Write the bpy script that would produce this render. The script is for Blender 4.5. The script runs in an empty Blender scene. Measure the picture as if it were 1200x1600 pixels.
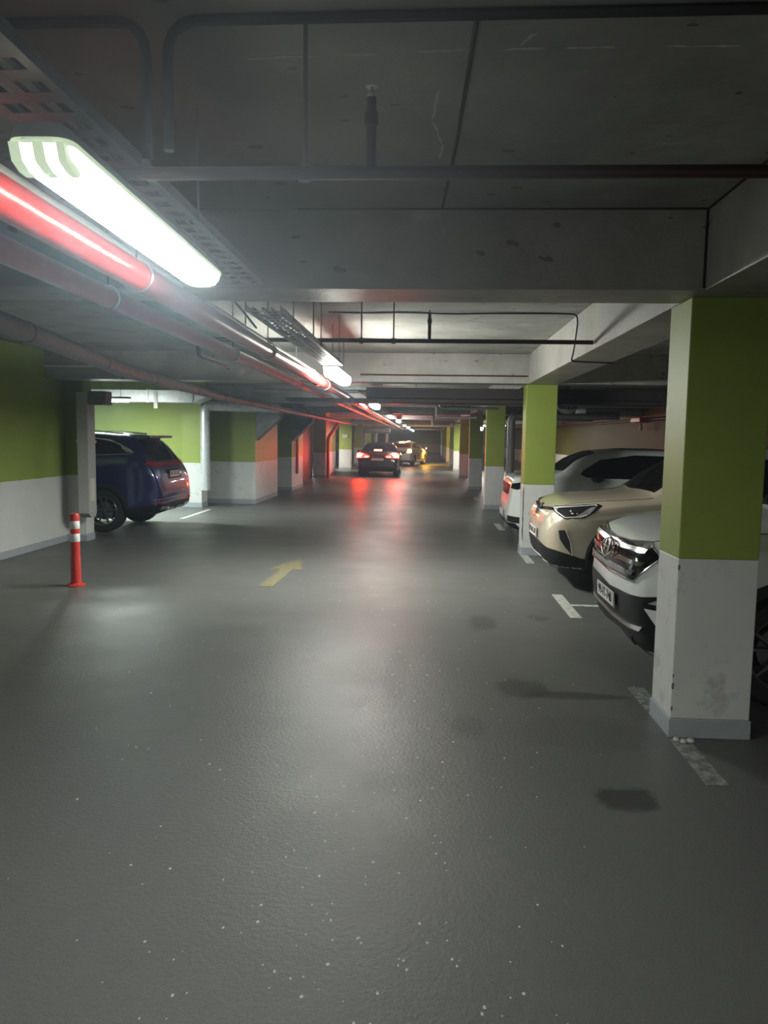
import bpy, bmesh, math, random
import numpy as np
from mathutils import Vector, Matrix
from mathutils.bvhtree import BVHTree

random.seed(7)
SC = bpy.context.scene
COL = SC.collection

# ------------------------------------------------------------------ camera
F_PX, PITCH, YAW, ROLL, EYE = 1190.0, -0.0977, -0.0537, 0.0147, 1.68
_fw = Vector((math.sin(YAW) * math.cos(PITCH), math.cos(YAW) * math.cos(PITCH), math.sin(PITCH)))
_r = Vector((math.cos(YAW), -math.sin(YAW), 0)); _u = _r.cross(_fw)
_r, _u = _r * math.cos(ROLL) + _u * math.sin(ROLL), _u * math.cos(ROLL) - _r * math.sin(ROLL)
cam_d = bpy.data.cameras.new('camera'); cam = bpy.data.objects.new('camera', cam_d); COL.objects.link(cam)
cam_d.sensor_fit = 'VERTICAL'; cam_d.sensor_height = 36.0; cam_d.lens = F_PX / 1600 * 36.0
cam_d.clip_start = 0.05; cam_d.clip_end = 300
M = Matrix.Identity(4)
for i in range(3):
    M[i][0], M[i][1], M[i][2] = _r[i], _u[i], -_fw[i]
M[2][3] = EYE
cam.matrix_world = M
SC.camera = cam

# ------------------------------------------------------------------ world, exposure, light levels
w = bpy.data.worlds.new('world'); SC.world = w; w.use_nodes = True
w.node_tree.nodes['Background'].inputs[0].default_value = (0.02, 0.02, 0.02, 1)
w.node_tree.nodes['Background'].inputs[1].default_value = 0.05
def world_haze():
    # haze: thin everywhere, plus an added thick patch imitating glare around the nearest lamp
    nt = w.node_tree; N = nt.nodes; L = nt.links
    vs = N.new('ShaderNodeVolumeScatter'); vs.inputs['Color'].default_value = (0.66, 0.80, 1.0, 1); vs.inputs['Anisotropy'].default_value = 0.35
    geo = N.new('ShaderNodeNewGeometry'); a = N.new('ShaderNodeVectorMath'); a.operation = 'SUBTRACT'; a.inputs[1].default_value = (-0.30, 1.25, 2.20); L.new(geo.outputs['Position'], a.inputs[0])
    b = N.new('ShaderNodeVectorMath'); b.operation = 'DIVIDE'; b.inputs[1].default_value = (0.80, 1.25, 0.56); L.new(a.outputs[0], b.inputs[0])
    l = N.new('ShaderNodeVectorMath'); l.operation = 'LENGTH'; L.new(b.outputs[0], l.inputs[0])
    r = N.new('ShaderNodeMapRange'); r.interpolation_type = 'SMOOTHSTEP'; r.inputs[1].default_value = 0; r.inputs[2].default_value = 1; r.inputs[3].default_value = PLUME + HAZE; r.inputs[4].default_value = HAZE
    L.new(l.outputs['Value'], r.inputs[0]); L.new(r.outputs[0], vs.inputs['Density']); L.new(vs.outputs[0], N['World Output'].inputs['Volume'])
SC.view_settings.view_transform = 'Standard'; SC.view_settings.look = 'None'
SC.view_settings.exposure = 1.15; SC.view_settings.gamma = 1.0; SC.view_settings.use_curve_mapping = False
LAMP_L = 30.0        # fluorescent diffusers
TAIL_L = 180.0       # brake lights of the black hatchback
HAZE = 0.0032             # thin haze everywhere
PLUME = 0.60            # added thick haze patch imitating lens glare by the near lamp
SC.cycles.max_bounces = 6; SC.cycles.diffuse_bounces = 3; SC.cycles.glossy_bounces = 3
SC.cycles.transmission_bounces = 3; SC.cycles.volume_bounces = 0
world_haze()
SC.cycles.volume_step_rate = 8.0
SC.cycles.sample_clamp_indirect = 6.0
SC.cycles.caustics_reflective = False; SC.cycles.caustics_refractive = False

# ------------------------------------------------------------------ helpers: objects
def tag(o, label=None, cat=None, group=None, kind=None):
    if label: o['label'] = label
    if cat: o['category'] = cat
    if group: o['group'] = group
    if kind: o['kind'] = kind
    return o

def empty(name, loc=(0, 0, 0), rz=0.0, label=None, cat=None, group=None):
    o = bpy.data.objects.new(name, None); COL.objects.link(o)
    o.location = loc; o.rotation_euler = (0, 0, rz); o.empty_display_size = 0.1
    return tag(o, label, cat, group)

def copy_tree(o, parent=None):
    c = o.copy(); COL.objects.link(c)
    if parent is not None: c.parent = parent
    for ch in [k for k in bpy.data.objects if k.parent == o and k != c]:
        copy_tree(ch, c)
    return c

class MB:
    """collects verts and faces, links them as one mesh object"""
    def __init__(s): s.v = []; s.f = []; s.sm = []
    def add(s, vs, fs, smooth=False):
        n = len(s.v); s.v += [tuple(p) for p in vs]
        for f in fs: s.f.append(tuple(n + i for i in f)); s.sm.append(smooth)
        return s
    def box(s, x0, x1, y0, y1, z0, z1, b=0.0):
        if b <= 0:
            vs = [(x, y, z) for x in (x0, x1) for y in (y0, y1) for z in (z0, z1)]
            return s.add(vs, [(0, 1, 3, 2), (4, 6, 7, 5), (0, 4, 5, 1), (2, 3, 7, 6), (0, 2, 6, 4), (1, 5, 7, 3)])
        bm = bmesh.new(); bmesh.ops.create_cube(bm, size=1)
        for v in bm.verts:
            v.co = Vector(((x0 + x1) / 2 + v.co.x * (x1 - x0), (y0 + y1) / 2 + v.co.y * (y1 - y0), (z0 + z1) / 2 + v.co.z * (z1 - z0)))
        bmesh.ops.bevel(bm, geom=bm.edges[:], offset=b, segments=2, affect='EDGES', profile=0.5)
        return s.bm(bm)
    def bm(s, bm, smooth=False):
        bm.verts.index_update(); n = len(s.v)
        s.v += [tuple(v.co) for v in bm.verts]
        for f in bm.faces: s.f.append(tuple(n + v.index for v in f.verts)); s.sm.append(smooth)
        bm.free(); return s
    def tube(s, pts, r, n=12, caps=True, close=False):
        pts = [Vector(p) for p in pts]; rs = r if isinstance(r, (list, tuple)) else [r] * len(pts)
        vs = []; m = len(pts); prev = None
        for i, p in enumerate(pts):
            if close: t = pts[(i + 1) % m] - pts[i - 1]
            else: t = pts[min(i + 1, m - 1)] - pts[max(i - 1, 0)]
            t.normalize()
            if prev is None:
                a = Vector((0, 0, 1)) if abs(t.z) < 0.9 else Vector((1, 0, 0))
                a = (a - t * a.dot(t)).normalized()
            else:
                a = (prev - t * prev.dot(t)).normalized()
            prev = a; b = t.cross(a)
            for k in range(n):
                th = 2 * math.pi * k / n
                vs.append(p + (a * math.cos(th) + b * math.sin(th)) * rs[i])
        fs = []
        for i in range(m if close else m - 1):
            j = (i + 1) % m
            for k in range(n):
                k2 = (k + 1) % n
                fs.append((i * n + k, i * n + k2, j * n + k2, j * n + k))
        s.add(vs, fs, True)
        if caps and not close:
            s.add([vs[k] for k in range(n)][::-1], [tuple(range(n))])
            s.add([vs[(m - 1) * n + k] for k in range(n)], [tuple(range(n))])
        return s
    def lathe(s, prof, axis='z', c=(0, 0, 0), n=24, smooth=True):
        """prof: list of (r, h) along axis"""
        vs = []
        for r, h in prof:
            for k in range(n):
                th = 2 * math.pi * k / n; a, b = r * math.cos(th), r * math.sin(th)
                p = {'z': (a, b, h), 'y': (a, h, b), 'x': (h, a, b)}[axis]
                vs.append((p[0] + c[0], p[1] + c[1], p[2] + c[2]))
        fs = [(i * n + k, i * n + (k + 1) % n, (i + 1) * n + (k + 1) % n, (i + 1) * n + k) for i in range(len(prof) - 1) for k in range(n)]
        return s.add(vs, fs, smooth)
    def prism(s, poly, d0, d1, axis='z'):
        """poly in the two other axes (order x,y,z without axis), extruded from d0 to d1"""
        def P(a, b, d): return {'z': (a, b, d), 'y': (a, d, b), 'x': (d, a, b)}[axis]
        n = len(poly)
        vs = [P(a, b, d0) for a, b in poly] + [P(a, b, d1) for a, b in poly]
        return s.add(vs, [tuple(range(n))[::-1], tuple(range(n, 2 * n))] + [(i, (i + 1) % n, n + (i + 1) % n, n + i) for i in range(n)])
    def build(s, name, mat, parent=None, sharp=40):
        me = bpy.data.meshes.new(name); me.from_pydata(s.v, [], s.f); me.validate()
        bm = bmesh.new(); bm.from_mesh(me)
        bmesh.ops.recalc_face_normals(bm, faces=bm.faces[:])
        bm.to_mesh(me); bm.free()
        if len(me.polygons) == len(s.sm): me.polygons.foreach_set('use_smooth', s.sm)
        if any(s.sm):
            try: me.set_sharp_from_angle(angle=math.radians(sharp))
            except Exception: pass
        me.materials.append(mat)
        o = bpy.data.objects.new(name, me); COL.objects.link(o)
        if parent is not None: o.parent = parent
        return o

def arc_pts(c, r, a0, a1, n, plane):
    out = []
    for i in range(n + 1):
        a = math.radians(a0 + (a1 - a0) * i / n); u, v = r * math.cos(a), r * math.sin(a)
        out.append({'xy': (c[0] + u, c[1] + v, c[2]), 'xz': (c[0] + u, c[1], c[2] + v), 'yz': (c[0], c[1] + u, c[2] + v)}[plane])
    return out

def bend(pts, r=0.1, n=6):
    """polyline with rounded corners"""
    P = [Vector(p) for p in pts]; out = [P[0]]
    for i in range(1, len(P) - 1):
        a = (P[i - 1] - P[i]); b = (P[i + 1] - P[i]); d = min(r, a.length * .45, b.length * .45)
        s, e = P[i] + a.normalized() * d, P[i] + b.normalized() * d
        for k in range(n + 1):
            t = k / n; out.append(s * (1 - t) ** 2 + P[i] * 2 * t * (1 - t) + e * t * t)
    out.append(P[-1]); return out

def text_mb(txt, size, depth=0.002):
    cu = bpy.data.curves.new('t', 'FONT'); cu.body = txt; cu.size = size; cu.extrude = depth; cu.align_x = 'CENTER'; cu.align_y = 'CENTER'
    o = bpy.data.objects.new('t', cu); COL.objects.link(o)
    dg = bpy.context.evaluated_depsgraph_get(); me = bpy.data.meshes.new_from_object(o.evaluated_get(dg))
    m = MB(); m.add([tuple(v.co) for v in me.vertices], [tuple(p.vertices) for p in me.polygons])
    bpy.data.objects.remove(o); bpy.data.curves.remove(cu); bpy.data.meshes.remove(me)
    return m

# ------------------------------------------------------------------ helpers: materials
def mat(name, col, rough=0.5, metal=0.0, vary=0.0, vscale=4.0, bump=0.0, bscale=40.0, spec=0.5, coat=0.0, dirt=None, dscale=2.0, damt=0.0, emit=None, estr=0.0):
    m = bpy.data.materials.new(name); m.use_nodes = True; nt = m.node_tree; N = nt.nodes; Lk = nt.links
    b = N['Principled BSDF']
    b.inputs['Base Color'].default_value = (*col, 1); b.inputs['Roughness'].default_value = rough; b.inputs['Metallic'].default_value = metal
    b.inputs['Specular IOR Level'].default_value = spec; b.inputs['Coat Weight'].default_value = coat; b.inputs['Coat Roughness'].default_value = 0.04
    if emit: b.inputs['Emission Color'].default_value = (*emit, 1); b.inputs['Emission Strength'].default_value = estr
    if vary or bump or damt:
        geo = N.new('ShaderNodeNewGeometry')
    cur = None
    if vary:
        n = N.new('ShaderNodeTexNoise'); n.inputs['Scale'].default_value = vscale; n.inputs['Detail'].default_value = 6; n.inputs['Roughness'].default_value = 0.65
        Lk.new(geo.outputs['Position'], n.inputs['Vector'])
        r = N.new('ShaderNodeMapRange'); r.inputs[1].default_value = 0.3; r.inputs[2].default_value = 0.7; r.inputs[3].default_value = 1 - vary; r.inputs[4].default_value = 1 + vary
        Lk.new(n.outputs['Fac'], r.inputs[0])
        mx = N.new('ShaderNodeMix'); mx.data_type = 'RGBA'; mx.blend_type = 'MULTIPLY'; mx.inputs[0].default_value = 1
        mx.inputs[6].default_value = (*col, 1); Lk.new(r.outputs[0], mx.inputs[7]); cur = mx.outputs[2]
    if damt:
        n = N.new('ShaderNodeTexNoise'); n.inputs['Scale'].default_value = dscale; n.inputs['Detail'].default_value = 8; n.inputs['Roughness'].default_value = 0.7
        Lk.new(geo.outputs['Position'], n.inputs['Vector'])
        r = N.new('ShaderNodeMapRange'); r.inputs[1].default_value = 0.56; r.inputs[2].default_value = 0.72; r.inputs[3].default_value = 0; r.inputs[4].default_value = damt
        Lk.new(n.outputs['Fac'], r.inputs[0])
        mx = N.new('ShaderNodeMix'); mx.data_type = 'RGBA'; Lk.new(r.outputs[0], mx.inputs[0])
        if cur: Lk.new(cur, mx.inputs[6])
        else: mx.inputs[6].default_value = (*col, 1)
        mx.inputs[7].default_value = (*(dirt or (0.05, 0.05, 0.05)), 1); cur = mx.outputs[2]
    if cur: Lk.new(cur, b.inputs['Base Color'])
    if bump:
        n = N.new('ShaderNodeTexNoise'); n.inputs['Scale'].default_value = bscale; n.inputs['Detail'].default_value = 4
        Lk.new(geo.outputs['Position'], n.inputs['Vector'])
        bp = N.new('ShaderNodeBump'); bp.inputs['Strength'].default_value = bump; bp.inputs['Distance'].default_value = 0.01
        Lk.new(n.outputs['Fac'], bp.inputs['Height']); Lk.new(bp.outputs['Normal'], b.inputs['Normal'])
    return m

def concrete_mat(name, col, rough=0.85, spec=0.25):
    """cast concrete: mottling, dark pits, pale efflorescence"""
    m = mat(name, col, rough, vary=0.26, vscale=1.7, bump=0.3, bscale=35, spec=spec)
    nt = m.node_tree; N = nt.nodes; Lk = nt.links; b = N['Principled BSDF']
    cur = b.inputs['Base Color'].links[0].from_socket
    geo = N.new('ShaderNodeNewGeometry')
    v = N.new('ShaderNodeTexVoronoi'); v.voronoi_dimensions = '2D'; v.inputs['Scale'].default_value = 3.6
    sx = N.new('ShaderNodeSeparateXYZ'); Lk.new(geo.outputs['Position'], sx.inputs[0]); cb = N.new('ShaderNodeCombineXYZ')
    for k, ax in enumerate('XY'):
        q = N.new('ShaderNodeMath'); q.operation = 'MULTIPLY_ADD'; q.inputs[1].default_value = (0.8, 1.3)[k]; Lk.new(sx.outputs['Z'], q.inputs[0]); Lk.new(sx.outputs[ax], q.inputs[2]); Lk.new(q.outputs[0], cb.inputs[k])
    mp = N.new('ShaderNodeMapping'); mp.inputs['Scale'].default_value = (1.0, 1.5, 1.0); Lk.new(cb.outputs[0], mp.inputs[0])
    ns = N.new('ShaderNodeTexNoise'); ns.inputs['Scale'].default_value = 12; Lk.new(geo.outputs['Position'], ns.inputs['Vector'])
    ad = N.new('ShaderNodeMix'); ad.data_type = 'VECTOR'; ad.inputs[0].default_value = 0.08; Lk.new(mp.outputs[0], ad.inputs[4]); Lk.new(ns.outputs['Color'], ad.inputs[5])
    Lk.new(ad.outputs[1], v.inputs['Vector'])
    wn = N.new('ShaderNodeTexWhiteNoise'); Lk.new(v.outputs['Color'], wn.inputs['Vector'])
    rad = N.new('ShaderNodeMapRange'); rad.inputs[1].default_value = 0.5; rad.inputs[2].default_value = 1.0; rad.inputs[3].default_value = 0.0; rad.inputs[4].default_value = 0.11
    Lk.new(wn.outputs['Value'], rad.inputs[0])
    lt = N.new('ShaderNodeMath'); lt.operation = 'LESS_THAN'; Lk.new(v.outputs['Distance'], lt.inputs[0]); Lk.new(rad.outputs[0], lt.inputs[1])
    ml = N.new('ShaderNodeMath'); ml.operation = 'MULTIPLY'; ml.inputs[1].default_value = 0.6; Lk.new(lt.outputs[0], ml.inputs[0])
    mx = N.new('ShaderNodeMix'); mx.data_type = 'RGBA'; Lk.new(ml.outputs[0], mx.inputs[0]); Lk.new(cur, mx.inputs[6]); mx.inputs[7].default_value = (0.05, 0.05, 0.047, 1)
    # pale lime patches
    n2 = N.new('ShaderNodeTexNoise'); n2.inputs['Scale'].default_value = 1.1; n2.inputs['Detail'].default_value = 9; n2.inputs['Roughness'].default_value = 0.75
    mp2 = N.new('ShaderNodeMapping'); mp2.inputs['Scale'].default_value = (1, 3.2, 1); mp2.inputs['Location'].default_value = (3.1, 0.4, 0); Lk.new(geo.outputs['Position'], mp2.inputs[0]); Lk.new(mp2.outputs[0], n2.inputs['Vector'])
    r2 = N.new('ShaderNodeMapRange'); r2.inputs[1].default_value = 0.60; r2.inputs[2].default_value = 0.70; r2.inputs[3].default_value = 0; r2.inputs[4].default_value = 0.6; Lk.new(n2.outputs['Fac'], r2.inputs[0])
    mx2 = N.new('ShaderNodeMix'); mx2.data_type = 'RGBA'; Lk.new(r2.outputs[0], mx2.inputs[0]); Lk.new(mx.outputs[2], mx2.inputs[6]); mx2.inputs[7].default_value = (min(1, col[0] * 1.9), min(1, col[1] * 1.9), min(1, col[2] * 1.95), 1)
    Lk.new(mx2.outputs[2], b.inputs['Base Color'])
    return m

GREEN = (0.275, 0.345, 0.066); WHITE = (0.66, 0.67, 0.65); PLINTH = (0.36, 0.39, 0.42)

def band_mat(name, zb=1.03, green=None):
    """wall paint: grey plinth, white dado, green above"""
    m = mat(name, WHITE, 0.55, vary=0.05, vscale=2.0, bump=0.06, bscale=25, spec=0.35)
    nt = m.node_tree; N = nt.nodes; Lk = nt.links; b = N['Principled BSDF']
    geo = N.new('ShaderNodeNewGeometry'); sp = N.new('ShaderNodeSeparateXYZ'); Lk.new(geo.outputs['Position'], sp.inputs[0])
    ns = N.new('ShaderNodeTexNoise'); ns.inputs['Scale'].default_value = 9; Lk.new(geo.outputs['Position'], ns.inputs['Vector'])
    ma = N.new('ShaderNodeMath'); ma.operation = 'MULTIPLY_ADD'; ma.inputs[1].default_value = 0.018; Lk.new(ns.outputs['Fac'], ma.inputs[0]); Lk.new(sp.outputs['Z'], ma.inputs[2])
    g1 = N.new('ShaderNodeMath'); g1.operation = 'GREATER_THAN'; g1.inputs[1].default_value = zb; Lk.new(ma.outputs[0], g1.inputs[0])
    g0 = N.new('ShaderNodeMath'); g0.operation = 'GREATER_THAN'; g0.inputs[1].default_value = 0.11; Lk.new(ma.outputs[0], g0.inputs[0])
    old = b.inputs['Base Color'].links[0].from_node
    a = N.new('ShaderNodeMix'); a.data_type = 'RGBA'; Lk.new(g0.outputs[0], a.inputs[0]); a.inputs[6].default_value = (*PLINTH, 1); a.inputs[7].default_value = (*WHITE, 1)
    c = N.new('ShaderNodeMix'); c.data_type = 'RGBA'; Lk.new(g1.outputs[0], c.inputs[0]); Lk.new(a.outputs[2], c.inputs[6]); c.inputs[7].default_value = (*(green or GREEN), 1)
    Lk.new(c.outputs[2], old.inputs[6])
    # scuffs low down
    n2 = N.new('ShaderNodeTexNoise'); n2.inputs['Scale'].default_value = 5; n2.inputs['Detail'].default_value = 8; n2.inputs['Roughness'].default_value = 0.7; Lk.new(geo.outputs['Position'], n2.inputs['Vector'])
    r2 = N.new('ShaderNodeMapRange'); r2.inputs[1].default_value = 0.62; r2.inputs[2].default_value = 0.75; r2.inputs[3].default_value = 0; r2.inputs[4].default_value = 0.3; Lk.new(n2.outputs['Fac'], r2.inputs[0])
    mx = N.new('ShaderNodeMix'); mx.data_type = 'RGBA'; Lk.new(r2.outputs[0], mx.inputs[0]); Lk.new(old.outputs[2], mx.inputs[6]); mx.inputs[7].default_value = (0.2, 0.2, 0.19, 1)
    Lk.new(mx.outputs[2], b.inputs['Base Color'])
    return m

def floor_mat():
    m = bpy.data.materials.new('asphalt_floor'); m.use_nodes = True; nt = m.node_tree; N = nt.nodes; Lk = nt.links; b = N['Principled BSDF']
    geo = N.new('ShaderNodeNewGeometry')
    def noise(sc, det=6, ro=0.6, vec=None):
        n = N.new('ShaderNodeTexNoise'); n.inputs['Scale'].default_value = sc; n.inputs['Detail'].default_value = det; n.inputs['Roughness'].default_value = ro
        Lk.new(vec or geo.outputs['Position'], n.inputs['Vector']); return n.outputs['Fac']
    def rng(s, a, bb, c, d):
        r = N.new('ShaderNodeMapRange'); Lk.new(s, r.inputs[0])
        for i, v in enumerate((a, bb, c, d)): r.inputs[i + 1].default_value = v
        return r.outputs[0]
    def mul(a, bb):
        x = N.new('ShaderNodeMath'); x.operation = 'MULTIPLY'; Lk.new(a, x.inputs[0])
        if isinstance(bb, float): x.inputs[1].default_value = bb
        else: Lk.new(bb, x.inputs[1])
        return x.outputs[0]
    def mix(f, a, c):
        x = N.new('ShaderNodeMix'); x.data_type = 'RGBA'; Lk.new(f, x.inputs[0])
        if isinstance(a, tuple): x.inputs[6].default_value = (*a, 1)
        else: Lk.new(a, x.inputs[6])
        if isinstance(c, tuple): x.inputs[7].default_value = (*c, 1)
        else: Lk.new(c, x.inputs[7])
        return x.outputs[2]
    fine = noise(140, 3); mid = noise(14, 6, 0.7); big = noise(0.5, 6)
    c0 = mix(rng(big, 0.3, 0.7, 0, 1), (0.092, 0.095, 0.090), (0.122, 0.124, 0.116))
    c0 = mix(rng(mid, 0.35, 0.7, 0, 0.5), c0, (0.078, 0.080, 0.076))
    c0 = mix(rng(fine, 0.35, 0.75, 0, 0.6), c0, (0.165, 0.166, 0.156))
    # oil and damp patches
    def blob(x, y, rx, ry, amt):
        sub = N.new('ShaderNodeVectorMath'); sub.operation = 'SUBTRACT'; sub.inputs[1].default_value = (x, y, 0); Lk.new(geo.outputs['Position'], sub.inputs[0])
        sc = N.new('ShaderNodeVectorMath'); sc.operation = 'MULTIPLY'; sc.inputs[1].default_value = (1 / rx, 1 / ry, 0); Lk.new(sub.outputs[0], sc.inputs[0])
        ln = N.new('ShaderNodeVectorMath'); ln.operation = 'LENGTH'; Lk.new(sc.outputs[0], ln.inputs[0])
        ad = N.new('ShaderNodeMath'); ad.operation = 'MULTIPLY_ADD'; ad.inputs[1].default_value = 1.1; Lk.new(noise(9, 5), ad.inputs[0]); Lk.new(ln.outputs['Value'], ad.inputs[2])
        return rng(ad.outputs[0], 1.25, 1.6, amt, 0)
    wet = None
    for p in ((0.98, 3.50, 0.17, 0.13, 0.8), (0.68, 5.06, 0.20, 0.22, 0.65), (1.0, 4.95, 0.36, 0.08, 0.6), (0.55, 6.9, 0.14, 0.3, 0.45), (1.1, 7.15, 0.12, 0.12, 0.5), (0.28, 4.35, 0.12, 0.2, 0.35), (0.95, 4.3, 0.5, 0.3, 0.18), (-0.18, 5.3, 0.10, 0.7, 0.4)):
        o = blob(*p); c0 = mix(o, c0, (0.022, 0.023, 0.021))
        if wet is None: wet = o
        else:
            x = N.new('ShaderNodeMath'); x.operation = 'MAXIMUM'; Lk.new(wet, x.inputs[0]); Lk.new(o, x.inputs[1]); wet = x.outputs[0]
    Lk.new(c0, b.inputs['Base Color'])
    ro = rng(noise(1.3, 5), 0.3, 0.7, 0.37, 0.48)
    Lk.new(ro, b.inputs['Roughness'])
    b.inputs['Specular IOR Level'].default_value = 0.32
    bp = N.new('ShaderNodeBump'); bp.inputs['Strength'].default_value = 0.5; bp.inputs['Distance'].default_value = 0.007
    Lk.new(noise(48, 5, 0.65), bp.inputs['Height'])
    Lk.new(bp.outputs[0], b.inputs['Normal'])
    return m

def worn_mat(name, col, keep=0.5):
    """worn road paint, the asphalt showing through"""
    m = mat(name, col, 0.6, vary=0.15, vscale=20, dirt=(0.12, 0.12, 0.11), dscale=14, damt=0.0)
    nt = m.node_tree; N = nt.nodes; Lk = nt.links; b = N['Principled BSDF']
    cur = b.inputs['Base Color'].links[0].from_socket; geo = N.new('ShaderNodeNewGeometry')
    n = N.new('ShaderNodeTexNoise'); n.inputs['Scale'].default_value = 16; n.inputs['Detail'].default_value = 8; n.inputs['Roughness'].default_value = 0.75; Lk.new(geo.outputs['Position'], n.inputs['Vector'])
    r = N.new('ShaderNodeMapRange'); r.inputs[1].default_value = keep - 0.06; r.inputs[2].default_value = keep + 0.1; Lk.new(n.outputs['Fac'], r.inputs[0])
    mx = N.new('ShaderNodeMix'); mx.data_type = 'RGBA'; Lk.new(r.outputs[0], mx.inputs[0]); Lk.new(cur, mx.inputs[6]); mx.inputs[7].default_value = (0.112, 0.114, 0.107, 1)
    Lk.new(mx.outputs[2], b.inputs['Base Color']); return m

def foil_mat(name, col=(0.70, 0.74, 0.74)):
    return mat(name, col, 0.34, 0.45, vary=0.12, vscale=7, bump=0.5, bscale=14)

MT = dict(
    floor=floor_mat(),
    slab=concrete_mat('slab_concrete', (0.30, 0.30, 0.275)),
    beam=concrete_mat('beam_concrete', (0.33, 0.315, 0.29), 0.42, 0.45),
    wall=band_mat('wall_paint'),
    wall_olive=band_mat('old_wall_paint', 0.95, (0.085, 0.092, 0.018)),  # right wall: darker olive and a lower white band than the other walls
    green=mat('green_paint', GREEN, 0.5, vary=0.06, vscale=3, bump=0.05, bscale=30, spec=0.4, dirt=(0.12, 0.13, 0.04), dscale=3.2, damt=0.22),
    white=mat('white_paint', WHITE, 0.5, vary=0.05, vscale=2.5, bump=0.05, bscale=30, spec=0.4, dirt=(0.22, 0.21, 0.20), dscale=4.5, damt=0.5),
    plinth=mat('plinth_paint', PLINTH, 0.55, vary=0.08, vscale=6, bump=0.08, bscale=25),
    red=mat('red_pipe_paint', (0.62, 0.035, 0.03), 0.28, vary=0.1, vscale=5, bump=0.04, bscale=30, spec=0.6, dirt=(0.5, 0.2, 0.18), dscale=14, damt=0.35),
    red2=mat('old_red_pipe_paint', (0.30, 0.030, 0.028), 0.30, vary=0.15, vscale=5, spec=0.6, dirt=(0.16, 0.10, 0.10), dscale=9, damt=0.5),  # same red pipe darkened: shade past the near lamp put in the colour
    dred=mat('maroon_pipe_paint', (0.055, 0.012, 0.012), 0.4, vary=0.15, vscale=8),
    cream=mat('cream_pipe', (0.62, 0.60, 0.52), 0.35, vary=0.06, vscale=6),
    zinc=mat('galvanised_steel', (0.58, 0.60, 0.59), 0.42, 0.45, vary=0.15, vscale=9),
    dzinc=mat('dull_steel', (0.17, 0.17, 0.165), 0.5, 0.5, vary=0.2, vscale=12),
    sooty=mat('sooty_duct_paint', (0.045, 0.035, 0.036), 0.6, vary=0.2, vscale=8),  # very dark, faintly reddish colour for the flat duct
    foil=foil_mat('foil_lagging'),
    gfoil=mat('dusty_foil_lagging', (0.22, 0.21, 0.205), 0.5, 0.35, vary=0.15, vscale=8, bump=0.4, bscale=14),
    dark=mat('black_cable', (0.018, 0.018, 0.018), 0.6),
    gduct=mat('grey_duct_paint', (0.42, 0.43, 0.42), 0.5, 0.1, vary=0.08, vscale=5),
    housing=mat('lamp_housing', (0.30, 0.31, 0.30), 0.5),
    clip=mat('lamp_clip_steel', (0.6, 0.62, 0.6), 0.3, 0.9),
    bred=mat('bollard_red', (0.62, 0.045, 0.035), 0.45, vary=0.1, vscale=10, dirt=(0.25, 0.08, 0.06), dscale=18, damt=0.3),
    bwhite=mat('bollard_reflective_white', (0.82, 0.82, 0.82), 0.4),
    line=worn_mat('worn_white_line', (0.52, 0.53, 0.48), 0.56),
    faint=worn_mat('faded_white_line', (0.30, 0.31, 0.28), 0.47),
    yellow=worn_mat('faded_yellow_paint', (0.19, 0.16, 0.07), 0.52),
    doorbrown=mat('dark_brown_door', (0.045, 0.03, 0.028), 0.5),  # shade of the pier openings put into a flat dark brown
    dchip=mat('exposed_render', (0.20, 0.19, 0.18), 0.9),
    lime=mat('lime_bloom', (0.50, 0.50, 0.47), 0.9, vary=0.2, vscale=30),
    chip=mat('pale_stone_chip', (0.62, 0.62, 0.58), 0.7),
)
def emitter(name, col, s):
    m = bpy.data.materials.new(name); m.use_nodes = True; nt = m.node_tree; b = nt.nodes['Principled BSDF']
    b.inputs['Base Color'].default_value = (*[min(1, c) for c in col], 1); b.inputs['Emission Color'].default_value = (*col, 1); b.inputs['Emission Strength'].default_value = s; b.inputs['Roughness'].default_value = 0.4
    return m
MT['lamp'] = emitter('lit_diffuser', (0.93, 1.0, 0.95), LAMP_L)
MT['lamp_bay'] = emitter('lit_bay_diffuser', (0.88, 1.0, 0.95), LAMP_L * 9.0)
MT['lamp_far'] = emitter('lit_aisle_diffuser', (1.0, 0.96, 0.86), LAMP_L * 9.0)
MT['lamp_dim'] = emitter('small_lamp_glow', (1.0, 0.97, 0.9), LAMP_L * 0.2)
MT['lamp_lane'] = emitter('lit_lane_diffuser', (0.95, 1.0, 0.95), LAMP_L * 1.3)
MT['lamp_back'] = emitter('warm_lit_diffuser', (1.0, 0.96, 0.88), LAMP_L * 3.3)
MT['lamp_side'] = emitter('lit_diffuser_side', (0.93, 1.0, 0.95), LAMP_L * 0.18)
MT['lamp_open'] = emitter('lit_open_tube', (0.95, 1.0, 0.93), LAMP_L * 3.0)
MT['endcap'] = emitter('lamp_end_glow', (0.80, 1.0, 0.72), LAMP_L * 0.010)

# ------------------------------------------------------------------ layout numbers (metres; +Y down the lane, X across it)
COLY = [4.29, 11.09, 18.22, 25.22, 32.5, 39.6, 46.6, 53.6, 60.6, 67.6, 74.6]    # fronts of the right-hand columns
CX0, CX1, CD = 1.42, 1.86, 0.36
ZB, ZC = 2.46, 2.87                                                        # beam underside, slab underside
Y0, Y1 = -12.0, 82.0
XL, XR = -9.9, 6.9

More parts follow.
